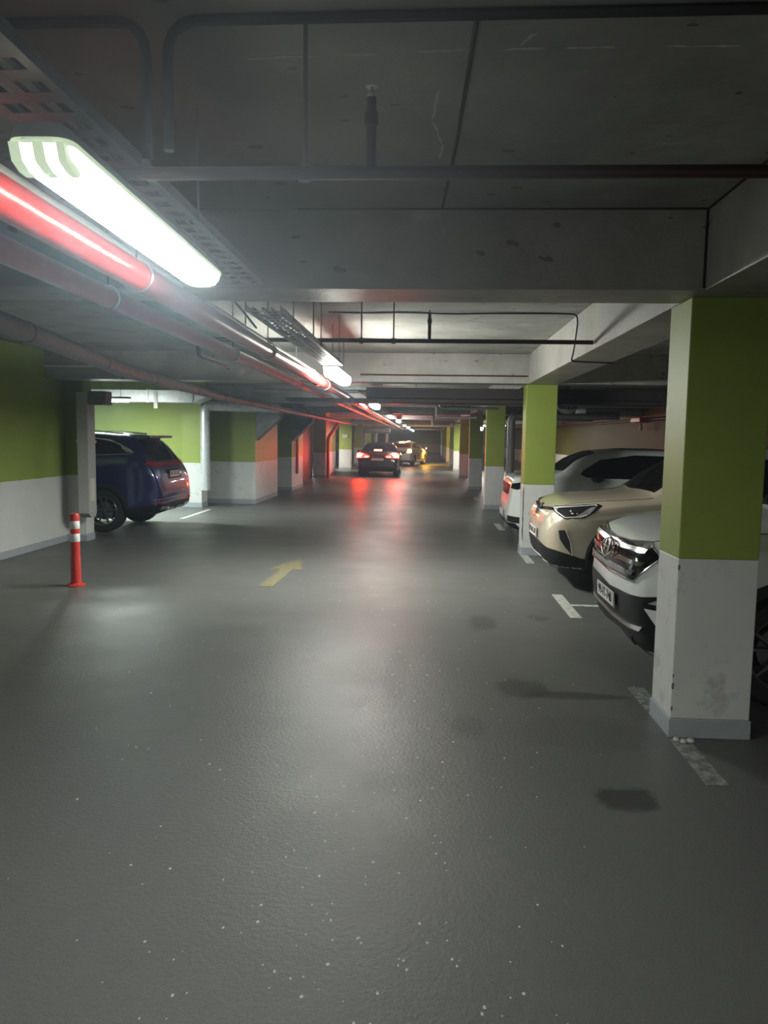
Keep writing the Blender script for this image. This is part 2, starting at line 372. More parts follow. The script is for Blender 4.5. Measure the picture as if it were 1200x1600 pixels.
# ------------------------------------------------------------------ setting
def struct(name, mb, m): return tag(mb.build(name, m), kind='structure')
struct('floor', MB().box(XL - .2, XR + .2, Y0 - .2, Y1 + .2, -0.2, 0.0), MT['floor'])
struct('ceiling', MB().box(XL - .2, XR + .2, Y0 - .2, Y1 + .2, ZC, ZC + .25), MT['slab'])
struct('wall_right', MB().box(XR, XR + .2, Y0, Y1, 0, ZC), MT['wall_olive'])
struct('wall_back', MB().box(XL, XR, Y1, Y1 + .2, 0, ZC), MT['wall'])
struct('wall_front', MB().box(XL, XR, Y0 - .2, Y0, 0, ZC), MT['wall'])
struct('wall_left', MB().box(-5.75, -5.55, Y0, 11.5, 0, ZC), MT['wall'])
struct('wall_left_bay', MB().box(XL - .2, XL, 11.5, Y1, 0, ZC), MT['wall'])
struct('wall_bay_near', MB().box(XL, -5.75, 11.3, 11.5, 0, ZC), MT['wall'])
struct('wall_bay_far', MB().box(XL, -5.62, 17.42, 17.62, 0, ZC), MT['wall'])

def column(x0, x1, y0, y1, label, name='parking_column', group=None, top=ZB, zb=1.03):
    cx, cy = (x0 + x1) / 2, (y0 + y1) / 2; hx, hy = (x1 - x0) / 2, (y1 - y0) / 2
    t = empty(name, (cx, cy, 0), 0, label, 'column', group)
    MB().box(-hx - .008, hx + .008, -hy - .008, hy + .008, 0, 0.11, 0.004).build('plinth', MT['plinth'], t)
    MB().box(-hx, hx, -hy, hy, 0.11, zb, 0.006).build('lower_shaft', MT['white'], t)
    MB().box(-hx, hx, -hy, hy, zb, top, 0.006).build('upper_shaft', MT['green'], t)
    return t
NTH = ['nearest', 'second', 'third', 'fourth', 'fifth', 'sixth', 'seventh', 'eighth', 'ninth', 'tenth', 'eleventh']
RL = ['green and white square column nearest the camera, in front of the white SUV',
      'green and white column between the beige car and the white hatchback nose',
      'green and white column behind the silver standpipe, third along the right side',
      'green and white column fourth along the right side of the lane',
      'narrow-looking green and white column fifth along the right side, in shadow',
      'brightly lit column sixth along the right side, at the far cross aisle'] + \
     ['far yellow-lit column, %s along the right side past the cross aisle' % n for n in NTH[6:]]
for i, y in enumerate(COLY):
    c = column(CX0, CX1, y, y + CD, RL[i], group='columns along the right side')
    if i == 1: MB().tube([(-.222 + .003 * math.sin(k * 2.1), -.184, 1.0 - k * .078) for k in range(11)], [.002 + .004 * abs(math.sin(k * 1.3)) for k in range(11)], 5).build('paint_crack', MT['dark'], c)
    if i == 0:
        for (z, r) in ((.30, .014), (.36, .008), (.98, .012), (.17, .010)):
            m = MB(); m.lathe([(.001, -.004), (r * .7, -.003), (r, 0)], 'y', (0, 0, 0), 7, False); m.v = [(-.219 + v[0] * .6 + .004, -.181 + v[1] * .3, z + v[2] * 1.6) for v in m.v]; m.build('chipped_edge', MT['dchip'], c)
# left side piers
column(-5.60, -5.25, 11.50, 11.78, 'short green and white pier behind the grey duct, by the red bollard', 'wall_pier', top=ZC)
column(-5.62, -5.16, 17.32, 17.78, 'bright green and white column just past the tail of the blue SUV', top=ZC)
column(-5.60, -4.17, 18.5, 21.3, 'broad green and white wall pier jutting out past the silver duct', 'wall_pier', top=ZC)
column(-4.56, -4.10, 23.2, 25.3, 'green and white pier second past the blue SUV, with a red pipe', 'wall_pier', top=ZC)
column(-4.60, -4.08, 31.0, 34.4, 'green and white pier just before the black car, red pipe on its corner', 'wall_pier', top=ZC)
column(-4.45, -3.85, 39.0, 39.6, 'brightly lit pier left of the black car at the cross aisle', 'wall_pier', top=ZC)
for k, y in enumerate((46.5, 53.5, 60.5)):
    column(-4.4, -3.9, y, y + .6, ['first', 'second', 'third'][k] + ' small far column on the left beyond the cross aisle', top=ZC)

tag(MB().box(-4.28, -4.02, 38.975, 38.988, 1.62, 1.80, .003).build('wall_sign', MT['cream']), 'small pale sign on the lit pier left of the black car', 'sign')
# haunches: sloping concrete brackets on the left piers
def haunch(x, y0, y1, z0, z1, dx, label):
    t = MB().prism([(x, z0), (x + dx, z1), (x + dx, z1 + .22), (x, ZC - .1)], y0, y1, 'y').build('beam_haunch', MT['slab'])
    tag(t, label, 'bracket')
haunch(-4.17, 18.52, 18.95, 1.56, 2.12, 0.60, 'sloping concrete bracket on the corner of the broad pier')
haunch(-4.10, 23.22, 23.7, 1.52, 2.12, 0.62, 'sloping concrete bracket on the second pier, by its red pipe')

# beams across the lane and the girders over the columns
BL = ['concrete cross beam nearest the camera, with a red glow on its underside', 'concrete cross beam over the second column, behind the maroon pipe']
for i, y in enumerate(COLY):
    lab = BL[i] if i < 2 else 'concrete cross beam over the %s column along the lane' % NTH[i]
    y0 = y - .18
    m = MB().box(-5.55 if i == 0 else XL, XR, y0, y0 + .40, ZB, ZC, 0.008).build('concrete_beam', MT['beam'])
    tag(m, lab, 'beam', 'cross beams over the lane')
ys = [Y0] + [y + .22 for y in COLY] + [Y1]
for i in range(len(ys) - 1):
    a, b = ys[i], (COLY[i] - .18 if i < len(COLY) else Y1)
    lab = ['concrete girder running over the nearest column toward the camera', 'brightly lit concrete girder between the nearest and second columns'][i] if i < 2 else \
        'concrete girder running on from the %s column into the distance' % NTH[i - 1]
    tag(MB().box(CX0, CX1 - .02, a, b, ZB, ZC, 0.006).build('edge_beam', MT['beam']), lab, 'girder', 'girders over the right-hand columns')

# ceiling relief: formwork seams
seam = MB().tube([(0.12, 2.3, ZC), (0.10, 3.2, ZC + .002), (0.06, COLY[0] - .2, ZC)], 0.008, 6)
tag(seam.build('trim_1', MT['dark']), kind='structure')

m = MB(); rr = random.Random(3)
for (x0, y0, x1, y1) in ((-.60, 2.52, -.36, 2.50), (-.28, 2.50, -.16, 2.495), (-.05, 2.485, .11, 2.475), (.20, 2.48, .34, 2.47), (.40, 2.47, .55, 2.47), (.70, 2.47, .92, 2.47), (.26, 2.46, .30, 2.38), (.02, 2.75, .00, 3.0), (.00, 3.0, .045, 3.25), (.045, 3.25, .03, 3.4)):
    d = Vector((x1 - x0, y1 - y0, 0)); n = Vector((-d.y, d.x, 0)).normalized(); up = []; dn = []
    for k in range(7):
        p = Vector((x0, y0, 0)) + d * (k / 6) + n * rr.uniform(-.004, .004); q = rr.uniform(.002, .008) * (1 if 0 < k < 6 else .3)
        up.append((p.x + n.x * q, p.y + n.y * q)); dn.append((p.x - n.x * q, p.y - n.y * q))
    m.prism(up + dn[::-1], ZC - .0015, ZC - .0002)
tag(m.build('trim_5', MT['lime']), kind='structure')
yb = COLY[0] - .18
tag(MB().box(CX0 - .012, CX0 - .0005, yb - .012, yb - .0005, ZB + .01, ZC).build('trim_2', MT['dark']), kind='structure')
tag(MB().tube([(-.7, yb - .004, ZC - .002), (CX0 - .01, yb - .004, ZC - .002)], .007, 6).build('trim_3', MT['dark']), kind='structure')
tag(MB().tube([(CX0 - .002, Y0 + 1, ZC - .002), (CX0 - .002, yb - .01, ZC - .002)], .007, 6).build('trim_4', MT['dark']), kind='structure')
for k, (a, b) in enumerate(((21.3, 23.2), (25.3, 31.0), (34.4, 37.4))):
    tag(MB().box(-4.75, -4.62, a, b, 0, ZB - .01).build('door_%d' % (k + 1), MT['doorbrown']), kind='structure')  # dark sheets added across the openings between piers, in place of their shade

# ------------------------------------------------------------------ floor markings
def marking(name, poly, m, label, group=None, z=0.003):
    o = MB().prism(poly, 0.0005, z).build(name, m); return tag(o, label, 'floor marking', group)
def bar(x0, x1, y0, y1): return [(x0, y0), (x1, y0), (x1, y1), (x0, y1)]
marking('parking_line', bar(1.41, 1.52, 3.68, 5.15), MT['faint'], 'faded white parking line under the nearest column', 'bay marks along the lane')
marking('parking_line', bar(1.40, 1.51, 7.18, 8.27), MT['line'], 'white T-shaped bay mark between the white SUV and the beige car', 'bay marks along the lane')
marking('parking_line', bar(1.51, 4.6, 7.70, 7.78), MT['line'], 'thin faded bay divider running back from the T-shaped mark', 'bay marks along the lane')
marking('parking_line', bar(1.40, 1.51, 10.35, 11.5), MT['line'], 'short white bay mark at the foot of the second column', 'bay marks along the lane')
marking('parking_line', bar(1.38, 1.49, 14.1, 15.2), MT['line'], 'white bay mark beyond the white hatchback', 'bay marks along the lane')
marking('parking_line', bar(1.38, 1.49, 21.0, 22.0), MT['line'], 'small far white bay mark past the third column', 'bay marks along the lane')
marking('parking_line', bar(-4.9, -4.8, 14.9, 16.9), MT['line'], 'white bay line on the lit floor behind the blue SUV', 'bay marks along the lane')
marking('floor_arrow', [(-1.83, 8.30), (-1.68, 8.32), (-1.66, 9.45), (-1.52, 9.40), (-1.69, 10.25), (-1.96, 9.45), (-1.81, 9.45)], MT['yellow'], 'faded yellow direction arrow painted on the lane floor')

# pale stone chips and grit scattered on the asphalt (far too many to count)
ch = MB()
for k in range(420):
    u = random.random()
    y = 1.6 + 7.5 * u ** 1.6; x = random.gauss(-0.35, 0.55) * (0.5 + y / 6)
    s = random.uniform(.0022, .0062); a = random.uniform(0, 3.14)
    ps = [(x + s * math.cos(a + q * 1.57) * (1.3 if q % 2 else 1), y + s * math.sin(a + q * 1.57) * 1.6, 0.0) for q in range(4)]
    ch.add(ps + [(x, y, s * .9)], [(0, 1, 4), (1, 2, 4), (2, 3, 4), (3, 0, 4)])
tag(ch.build('stone_chips', MT['chip']), 'pale grit and stone chips scattered over the asphalt', 'grit', kind='stuff')
rub = MB()
for (x, y, s) in ((1.475, 4.22, .020), (1.52, 4.235, .024), (1.445, 4.25, .018)):
    rub.lathe([(0.001, .016), (s * .6, .014), (s, 0.0)], 'z', (x, y, 0.003), 7, False)
tag(rub.build('rubble_bits', MT['chip']), 'crumbs of broken plaster at the foot of the nearest column', 'rubble', kind='stuff')

# ------------------------------------------------------------------ bollard
t = empty('traffic_bollard', (-3.83, 8.1, 0), 0, 'red flexible bollard with two white bands standing left of the lane', 'bollard')
MB().lathe([(0.001, .03), (.05, .035), (.085, .018), (.10, .012), (.10, 0)], 'z', n=28).build('base', MT['bred'], t)
MB().lathe([(.055, .03), (.052, .34), (.047, .36), (.05, .38), (.05, .49)], 'z', n=28).build('post', MT['bred'], t)
MB().lathe([(.05, .49), (.0515, .492), (.0515, .578), (.05, .58)], 'z', n=28).build('reflective_band', MT['bwhite'], t)
MB().lathe([(.05, .58), (.05, .635)], 'z', n=28).build('post_ring', MT['bred'], t)
MB().lathe([(.05, .635), (.0515, .637), (.0515, .718), (.05, .72)], 'z', n=28).build('reflective_band', MT['bwhite'], t)
MB().lathe([(.05, .72), (.05, .785), (.044, .80), (.001, .80)], 'z', n=28).build('cap', MT['bred'], t)
for k in range(4):
    a = k * math.pi / 2 + .6; MB().lathe([(.001, .03), (.008, .028), (.009, .014)], 'z', (.075 * math.cos(a), .075 * math.sin(a), 0), 8).build('anchor_bolt', MT['dzinc'], t)

# ------------------------------------------------------------------ lamps
def lamp(x, y, z, L, label, W=.155, rz=0.0, skirt=True, tubes=False, tab=.047, group='fluorescent lamps along the lane', lens=None, rods=False, hang=ZC):
    t = empty('fluorescent_lamp', (x, y, z), rz, label, 'lamp', group); h = W / 2
    lens = lens or MT['lamp']
    def ring(k, z, d=0.0):
        """rounded-end outline scaled by k"""
        pts = []
        r = h * .55
        for sx, sy, a0 in ((1, 1, 0), (-1, 1, 90), (-1, -1, 180), (1, -1, 270)):
            for q in range(5):
                a = math.radians(a0 + q * 22.5)
                pts.append(((sx * (h - r) + r * math.cos(a)) * k, (sy * (L / 2 - r) + r * math.sin(a)) - sy * d, z))
        return pts
    def shell(levels, cap=True):
        m = MB(); R = [ring(*l) for l in levels]; n = len(R[0]); vs = [p for q in R for p in q]
        fs = [(i * n + k, i * n + (k + 1) % n, (i + 1) * n + (k + 1) % n, (i + 1) * n + k) for i in range(len(R) - 1) for k in range(n)]
        m.add(vs, fs, True)
        if cap: m.add(R[-1], [tuple(range(n))])
        return m
    hs = shell([(1.0, .0), (1.0, .018), (.8, .040), (.7, .043, .02)]) if skirt else shell([(1.0, .034), (.95, .040), (.8, .043, .02)])
    hs.add(ring(.98, .001), [tuple(range(20))]) if skirt else None
    hs.build('housing', MT['housing'], t)
    if skirt: shell([(1.03, .006), (1.03, -.006), (.96, -.008, .0)], False).build('rim', MT['endcap'], t)
    low = -.055 if skirt else -.06
    shell([(.95, -.004 if skirt else .035), (.93, low * .5, .012), (.80, low * .9, .035)], False).build('diffuser_side', MT['lamp_side'] if skirt else lens, t)
    shell([(.80, low * .9, .035), (.55, low * 1.05, .05)]).build('diffuser', lens, t)
    if tubes:      # dull end of the diffuser, between and beside the two bright tubes
        for a, b in ((-.86, -.52), (-.12, .22), (.62, .86)):
            MB().prism([(-L / 2 - .003, -.006), (-L / 2 + .012, -.045), (-L / 2 + .05, -.0595), (-L / 2 + .085, -.0605), (-L / 2 + .09, -.05), (-L / 2 + .04, -.006)], h * a, h * b, 'x').build('end_shade', MT['endcap'], t)
    for sy in (-1, 1):
        b = MB(); b.box(-.012, .012, sy * L * .36 - .01, sy * L * .36 + .01,   .03, tab)
        b.box(-h * 1.04, h * 1.04, sy * L * .36 - .012, sy * L * .36 + .012, .041, .047)
        if rods: b.tube([(0, sy * L * .36, .04), (0, sy * L * .36, hang - z)], .005, 6)
        b.build('bracket', MT['dzinc'], t)
    return t
LZ = 2.37
lamp(-.955, 2.59, LZ, 1.52, 'long glaring fluorescent lamp nearest the camera, upper left', rz=0.025, tubes=True, tab=.099)
lamp(-1.015, 8.75, LZ, 1.5, 'second fluorescent lamp, hung low just past the end of the tray', skirt=False, lens=MT['lamp_open'], rods=True)
for k, (y, n) in enumerate(((16.8, 'third'), (24.4, 'fourth'), (32.2, 'fifth'), (41.5, 'sixth'), (51.0, 'seventh'), (62.0, 'eighth'), (73.0, 'ninth'))):
    lamp(-1.1 - .0022 * y, y, LZ, 1.5, n + ' fluorescent lamp down the lane, small in the distance', skirt=(k % 2 == 1), rods=k > 0, lens=MT['lamp_lane'])
lamp(-.9, -3.6, LZ, 1.5, 'fluorescent lamp over the lane behind the viewer')
lamp(1.0, -3.0, LZ, 1.5, 'fluorescent lamp on the right, over the lane behind the viewer', lens=MT['lamp_back'], rods=True)  # extra lamp added to brighten the column fronts and the white SUV
lamp(-.9, -9.5, LZ, 1.5, 'fluorescent lamp over the lane far behind the viewer', rods=True)
lamp(-6.55, 14.9, 2.36, 1.4, 'fluorescent lamp inside the bay over the blue SUV', rz=math.pi / 2, group='lamps in the side bays', rods=True, lens=MT['lamp_bay'])
lamp(1.60, 22.3, 1.98, .12, 'small bright lamp peeping past the edge of the third column', group='lamps in the side bays', skirt=False, rods=True, lens=MT['lamp_dim'], hang=ZB, W=.08)
lamp(3.2, 37.9, 2.36, 1.4, 'lamp over the cross aisle on the right, past the shaded column', rz=math.pi / 2, group='lamps in the side bays', rods=True, lens=MT['lamp_far'])
lamp(-6.3, 37.8, 2.36, 1.4, 'lamp over the cross aisle on the left, behind the black car', rz=math.pi / 2, group='lamps in the side bays', rods=True, lens=MT['lamp_far'])

# ------------------------------------------------------------------ cable trays: channel with slots
def tray(x, y0, y1, label, W=.21, z=2.418):
    t = empty('cable_tray', (x, y0, z), 0, label, 'cable tray', 'cable trays over the lane'); L = y1 - y0; h = W / 2
    m = MB(); m.box(-h, -h + .003, 0, L, 0, .035); m.box(h - .003, h, 0, L, 0, .035)
    m.build('side_rail', MT['dzinc'], t)
    m = MB(); n = int(L / .11); p = L / n
    for sx in (-h + .003, -.012, h - .027): m.box(sx, sx + .024, 0, L, 0, .002)
    for k in range(n + 1): m.box(-h + .003, h - .003, max(0, k * p - .028), min(L, k * p + .028), .0005, .0022)
    m.build('slotted_base', MT['dzinc'], t)
    c = MB()
    for q in (-.05, .0, .04): c.tube([(q + .012 * math.sin(k * 1.7 + q * 40), L * k / 14, .014) for k in range(15)], .010, 6)
    c.build('cables', MT['dark'], t)
    for fy in (.12, .5, .88):
        MB().tube([(h + .006, L * fy, -.004), (h + .006, L * fy, ZC - z)], .004, 6).build('hanger_rod', MT['dzinc'], t)
    return t
tray(-.965, -6, 4.06, 'dark slotted cable tray over the nearest lamp', z=2.47)
tray(-.985, 4.58, 8.0, 'slotted cable tray starting just past the nearest beam')
tray(-1.02, 12.6, 15.9, 'cable tray in the third bay, half hidden by the second beam')

# ------------------------------------------------------------------ pipes down the lane
def pipe(name, pts, r, m, label, joints=(), jm=None, jr=1.14, jw=.045, rings=(), rods=(), group=None, cat='pipe', split=None, m2=None):
    P = [Vector(p) for p in pts]; t = empty(name, P[0], 0, label, cat, group); o = P[0]
    if split:
        k = (split - P[0].y) / (P[-1].y - P[0].y); q = P[0].lerp(P[-1], k) - o
        MB().tube([P[0] - o, q], r, 18).build('pipe_run', m, t); tag(MB().tube([q, P[0].lerp(P[-1], (9.2 - P[0].y) / (P[-1].y - P[0].y)) - o], r, 18).build('pipe_run', m2, t), 'older, darker maroon run of the pipe')
        MB().tube([P[0].lerp(P[-1], (9.2 - P[0].y) / (P[-1].y - P[0].y)) - o, P[-1] - o], r, 18).build('pipe_run', m, t)
    else: MB().tube([p - o for p in P], r, 18).build('pipe_run', m, t)
    def at(y):
        for a, b in zip(P, P[1:]):
            if min(a.y, b.y) <= y <= max(a.y, b.y) and abs(b.y - a.y) > 1e-6:
                k = (y - a.y) / (b.y - a.y); return a.lerp(b, k) - o, (b - a).normalized()
        return P[-1] - o, (P[-1] - P[-2]).normalized()
    for y in joints:
        c, d = at(y); MB().tube([c - d * jw, c - d * jw * .9, c + d * jw * .9, c + d * jw], [r, r * jr, r * jr, r], 18).build('coupling', jm or m, t)
    for y in rings:
        c, d = at(y); s = Vector((1, 0, 0)); R = r + .006
        loop = [c + Vector((R * math.cos(a), 0, R * math.sin(a))) for a in [2 * math.pi * k / 24 for k in range(24)]]
        MB().tube(loop, .006, 6, close=True).build('hanger_ring', MT['clip'], t)
        MB().tube([c + Vector((0, 0, R)), Vector((c.x, c.y, ZC - o.z))], .005, 6).build('hanger_rod', MT['dzinc'], t)
    return t
def lane(x, z, y0, y1, n=2): return [(x - .012 * y, y, z) for y in np.linspace(y0, y1, n)]
jy = [9.2, 15.0, 20.8, 26.6, 32.5, 38, 44, 50]
pipe('fire_main_pipe', lane(-1.20, 2.348, -1, 62), .060, MT['red'], 'upper red fire main next to the nearest lamp, running down the lane', jy, rings=(3.25, 6.1, 9.9, 16.3, 23, 30), split=3.27, m2=MT['red2'])
pipe('fire_main_pipe', lane(-1.53, 2.345, -1, 62), .050, MT['red'], 'lower red fire main with frosted underside, left of the upper one', [y + .7 for y in jy], rings=(3.75, 6.3, 9.6, 16.6, 23.3, 30.3), split=3.75, m2=MT['red2'])
pipe('drain_pipe', lane(-1.29, 2.467, -1, 11.0), .026, MT['cream'], 'pale cream conduit lying along the top of the upper red pipe', [y + .2 for y in jy], jr=1.25)
p3 = [(-1.95, 1.0, 2.26), (-2.27, 4.0, 2.26), (-2.85, 7.3, 2.26), (-3.12, 11.5, 2.26), (-3.22, 17, 2.26), (-3.3, 36, 2.26)]
pipe('lagged_pipe', bend(p3, .5, 5), .060, MT['gfoil'], 'dusty foil-wrapped pipe with taped joints left of the red mains', [2.6, 4.4, 6.2, 8, 9.8, 11.6, 13.4, 15.2, 17, 18.8, 20.6, 22.4, 24.2, 26, 27.8, 29.6, 31.4, 33.2], jr=1.06, jw=.02, jm=MT['dzinc'])

# sprinkler cross pipes with stubs, heads and hanger rods
def cross_pipe(y, x0, x1, z, label, stubs=(), rods=(), r=.019, elbow=False, m=None):
    m = m or MT['dred']
    t = empty('sprinkler_pipe', (x0, y, z), 0, label, 'pipe', 'sprinkler pipes across the lane')
    pts = [(0, 0, 0), (x1 - x0, 0, 0)]
    if elbow: pts = bend([(0, .9, -.14), (0, .35, -.14), (0, 0, -.14), (0, 0, 0), (x1 - x0, 0, 0)], .05, 4)
    MB().tube(pts, r, 12).build('pipe_run', m, t)
    for (x, h) in stubs:
        s = MB().tube([(x - x0, 0, 0), (x - x0, 0, h * .55), (x - x0, 0, h * .56), (x - x0, 0, h * .7), (x - x0, 0, h * .71), (x - x0, 0, h - .03)], [.015, .015, .02, .02, .014, .014], 10).build('riser', m, t)
        MB().lathe([(.010, h - .03), (.013, h - .02), (.006, h - .012), (.006, h - .002), (.018, h), (.001, h + .002)], 'z', (x - x0, 0, 0), 12).build('sprinkler_head', MT['zinc'], s)
    for x in rods:
        g = MB().tube([(x - x0, 0, r), (x - x0, 0, ZC - z)], .0065, 6).build('hanger_rod', MT['dzinc'], t)
        MB().tube([(x - x0 + (r + .004) * math.cos(a), 0, (r + .004) * math.sin(a)) for a in [2 * math.pi * k / 16 for k in range(16)]], .006, 6, close=True).build('hanger_clip', MT['dzinc'], g)
    return t
cross_pipe(2.27, -1.14, 1.40, 2.437, 'maroon sprinkler pipe crossing above the nearest lamp', stubs=((-.175, .235),), rods=(-.365,))
cross_pipe(6.72, -2.02, 1.41, 2.515, 'maroon sprinkler pipe across the second bay, in front of the second beam', stubs=((.01, .27),), rods=(-1.6, -1.0, -.58, -.30), elbow=True)
for y, n in ((13.9, 'third'), (20.0, 'fourth'), (27.2, 'fifth'), (34.5, 'sixth')):
    t = empty('sprinkler_pipe', (0, y, 2.5), 0, 'grey pipe across the %s bay, stepping down on the right' % n, 'pipe', 'sprinkler pipes across the lane')
    MB().tube(bend([(-3.2, 0, 0), (.25, 0, 0), (.25, 0, -.28), (1.3, 0, -.28)], .06), .030, 10).build('pipe_run', MT['zinc'], t)
    MB().tube([(.25, 0, -.03), (.25, 0, -.25)], .036, 10).build('drop_sleeve', MT['cream'], t)
    for x in (-2.2, -.2): MB().tube([(x, 0, .03), (x, 0, ZC - 2.5)], .006, 6).build('hanger_rod', MT['dzinc'], t)

# loose black cables on the slab
t = MB().tube(bend([(-3.4, 2.27, ZC - .012), (-.828, 2.27, ZC - .012), (-.828, 2.27, 2.475)], .10), .016, 8).build('black_cable', MT['dark'])
tag(t, 'thick black cable on the slab, left one, dropping beside the tray', 'cable')
t = MB().tube(bend([(1.38, 2.245, ZC - .012), (-.765, 2.27, ZC - .012), (-.765, 2.27, 2.50)], .10), .016, 8).build('black_cable', MT['dark'])
tag(t, 'thick black cable across the slab to the right, dropping beside the tray', 'cable')
pts = [(-.95, 7.36, ZC - .01)] + [(x, 7.38 + .012 * math.sin(x * 9), ZC - .012 - .004 * math.sin(x * 5)) for x in np.linspace(-.7, 1.25, 14)] + [(1.39, 7.40, ZC - .012), (1.405, 7.41, ZC - .08), (1.403, 7.5, 2.60), (1.405, 7.6, 2.50), (1.40, 7.66, 2.452), (1.50, 7.7, 2.448), (1.84, 7.78, 2.447)]
tag(MB().tube(bend(pts, .05, 3), .008, 8).build('black_cable', MT['dark']), 'thin black cable looping down the bright girder', 'cable')
tag(MB().tube(bend([(-1.35, 4.75, 2.87), (-1.36, 4.9, 2.62), (-1.30, 5.1, 2.58), (-1.22, 5.45, 2.44)], .08), .008, 8).build('black_cable', MT['dark']), 'short hooked cable hanging over the red mains', 'cable')
tag(MB().tube([(-.95, 10.896, 2.56), (1.4, 10.896, 2.56)], .011, 8).build('steel_conduit', MT['dred']), 'thin conduit along the face of the second beam', 'conduit')
tag(MB().tube([(-6.2, 10.892, 2.64), (-4.6, 10.892, 2.64)], .014, 8).build('steel_conduit', MT['cream']), 'pale conduit on the beam above the bay of the blue SUV', 'conduit')

# ------------------------------------------------------------------ ducts
t = empty('flat_duct', (0, 12.2, 0), 0, 'flat dark ventilation duct crossing the lane under the red mains', 'duct')
MB().box(-2.2, 6.8, -.3, .3, 2.222, 2.280, .006).build('duct_body', MT['sooty'], t)
MB().box(-.95, 6.8, -.24, .24, 2.288, 2.452, .006).build('upper_duct', MT['sooty'], t)
for x in (-1.2, .4, 2.0, 3.6, 5.2): MB().box(x, x + .04, -.312, .312, 2.215, 2.287).build('flange', MT['sooty'], t)

t = empty('grey_duct', (-5.105, 11.24, 0), 0, 'grey painted rectangular duct dropping down the pier by the bollard', 'duct')
MB().box(-.085, .085, -.13, .13, .47, 2.28, .008).build('duct_body', MT['gduct'], t)
MB().prism([(-.13, .47), (.13, .47), (.10, .41), (-.05, .41)], -.08, .08, 'x').build('bottom_shoe', MT['gduct'], t)
MB().box(-.095, .095, -.14, .14, 1.53, 1.57).build('flange', MT['gduct'], t)
MB().box(-.17, -.02, .10, .265, 1.53, 1.57).build('wall_bracket', MT['dzinc'], t)
MB().box(.085, .091, -.09, .07, .66, 1.0).build('access_panel', MT['cream'], t)
MB().box(.085, .36, -.12, .12, 2.10, 2.30, .01).build('side_branch', MT['dzinc'], t)

t = empty('galvanised_duct', (-7.2, 16.5, 2.49), 0, 'shiny galvanised duct under the slab of the blue SUV bay', 'duct')
MB().box(-2.6, 2.2, -.3, .3, -.13, .13, .006).build('duct_body', MT['zinc'], t)
MB().prism([(2.2, -.13), (2.55, .02), (2.55, .13), (2.2, .13)], -.28, .28, 'y').build('tapered_end', MT['zinc'], t)
for x in (-1.4, -.1, 1.2): MB().box(x, x + .03, -.315, .315, -.145, .145).build('flange', MT['zinc'], t)
MB().box(1.35, 1.43, -.32, -.31, -.26, .1).build('hanger_strap', MT['cream'], t)

def round_duct(name, pts, r, m, label, seg=.22, cat='duct', group=None, rad=.16):
    P = bend(pts, rad, 6); o = Vector(pts[0]); t = empty(name, o, 0, label, cat, group)
    MB().tube([p - o for p in P], r, 20).build('duct_run', m, t)
    acc = 0; last = P[0]
    for a, b in zip(P, P[1:]):
        d = (b - a); L = d.length; k = seg - acc
        while k < L:
            c = a + d * (k / L) - o; u = d.normalized()
            MB().tube([c - u * .012, c + u * .012], r * 1.035, 20).build('seam_band', m, t); k += seg
        acc = L - (k - seg)
    return t
round_duct('silver_duct', [(-5.01, 17.12, .42), (-5.01, 17.12, 2.33), (-3.55, 18.25, 2.33)], .108, MT['foil'], 'silver foil-wrapped duct bending over beside the bright green column')
round_duct('silver_standpipe', [(1.60, 14.6, .0), (1.60, 14.6, 2.14), (3.6, 14.6, 2.14)], .075, MT['gfoil'], 'dull silver standpipe behind the white hatchback nose')
round_duct('spiral_duct', [(2.05, 13.4, 2.40), (6.85, 13.4, 2.40)], .12, MT['dzinc'], 'dark round duct crossing above the white hatchback', seg=.4)
t = empty('duct_fan', (2.32, 12.86, 2.28), 0, 'round dark duct fan on a bracket right of the second column', 'fan')
MB().lathe([(.10, -.06), (.17, -.05), (.17, .05), (.10, .06)], 'y', n=24).build('fan_ring', MT['dzinc'], t)
MB().lathe([(.001, -.035), (.05, -.03), (.05, .03), (.001, .035)], 'y', n=16).build('hub', MT['dzinc'], t)
for k in range(5):
    a = k * 2 * math.pi / 5
    MB().add([(.04 * math.cos(a), -.02, .04 * math.sin(a)), (.155 * math.cos(a - .25), -.03, .155 * math.sin(a - .25)), (.155 * math.cos(a + .3), .03, .155 * math.sin(a + .3)), (.045 * math.cos(a + .5), .02, .045 * math.sin(a + .5))], [(0, 1, 2, 3)]).build('blade', MT['dzinc'], t)
MB().box(.14, .30, -.05, .05, -.16, -.05, .006).build('junction_box', MT['gduct'], t)
MB().box(-.02, .02, -.03, .03, .16, .56).build('bracket', MT['dzinc'], t)
round_duct('spiral_duct', [(-4.2, 48.5, 2.10), (-2.3, 48.5, 2.10)], .17, MT['foil'], 'far silver spiral duct behind the black car roof', seg=.3)
for x, n in ((-3.9, 'left'), (-3.2, 'middle'), (-2.5, 'right')):
    t = round_duct('spiral_duct', [(x, 48.5, 1.0), (x, 48.5, 1.925)], .12, MT['foil'], 'far silver duct drop behind the black car roof, %s of three' % n, seg=.3)
MB().tube([(.4, 0, .17), (.4, 0, ZC - 2.1)], .01, 6).build('hanger_rod', MT['dzinc'], bpy.data.objects['spiral_duct.001'])
MB().tube([(1.5, 0, .17), (1.5, 0, ZC - 2.1)], .01, 6).build('hanger_rod', MT['dzinc'], bpy.data.objects['spiral_duct.001'])
pipe('wall_pipe', [(6.84, 10.0, 2.35), (6.84, 70, 2.35)], .045, MT['dred'], 'maroon pipe along the top of the far right wall', [18, 24, 30, 36, 42])
t = empty('pipe_valve', (6.72, 24.6, 2.33), 0, 'orange-red valve assembly on the right wall pipe', 'valve')
MB().box(-.16, .10, -.55, .55, -.07, .09, .02).build('valve_body', MT['red'], t)
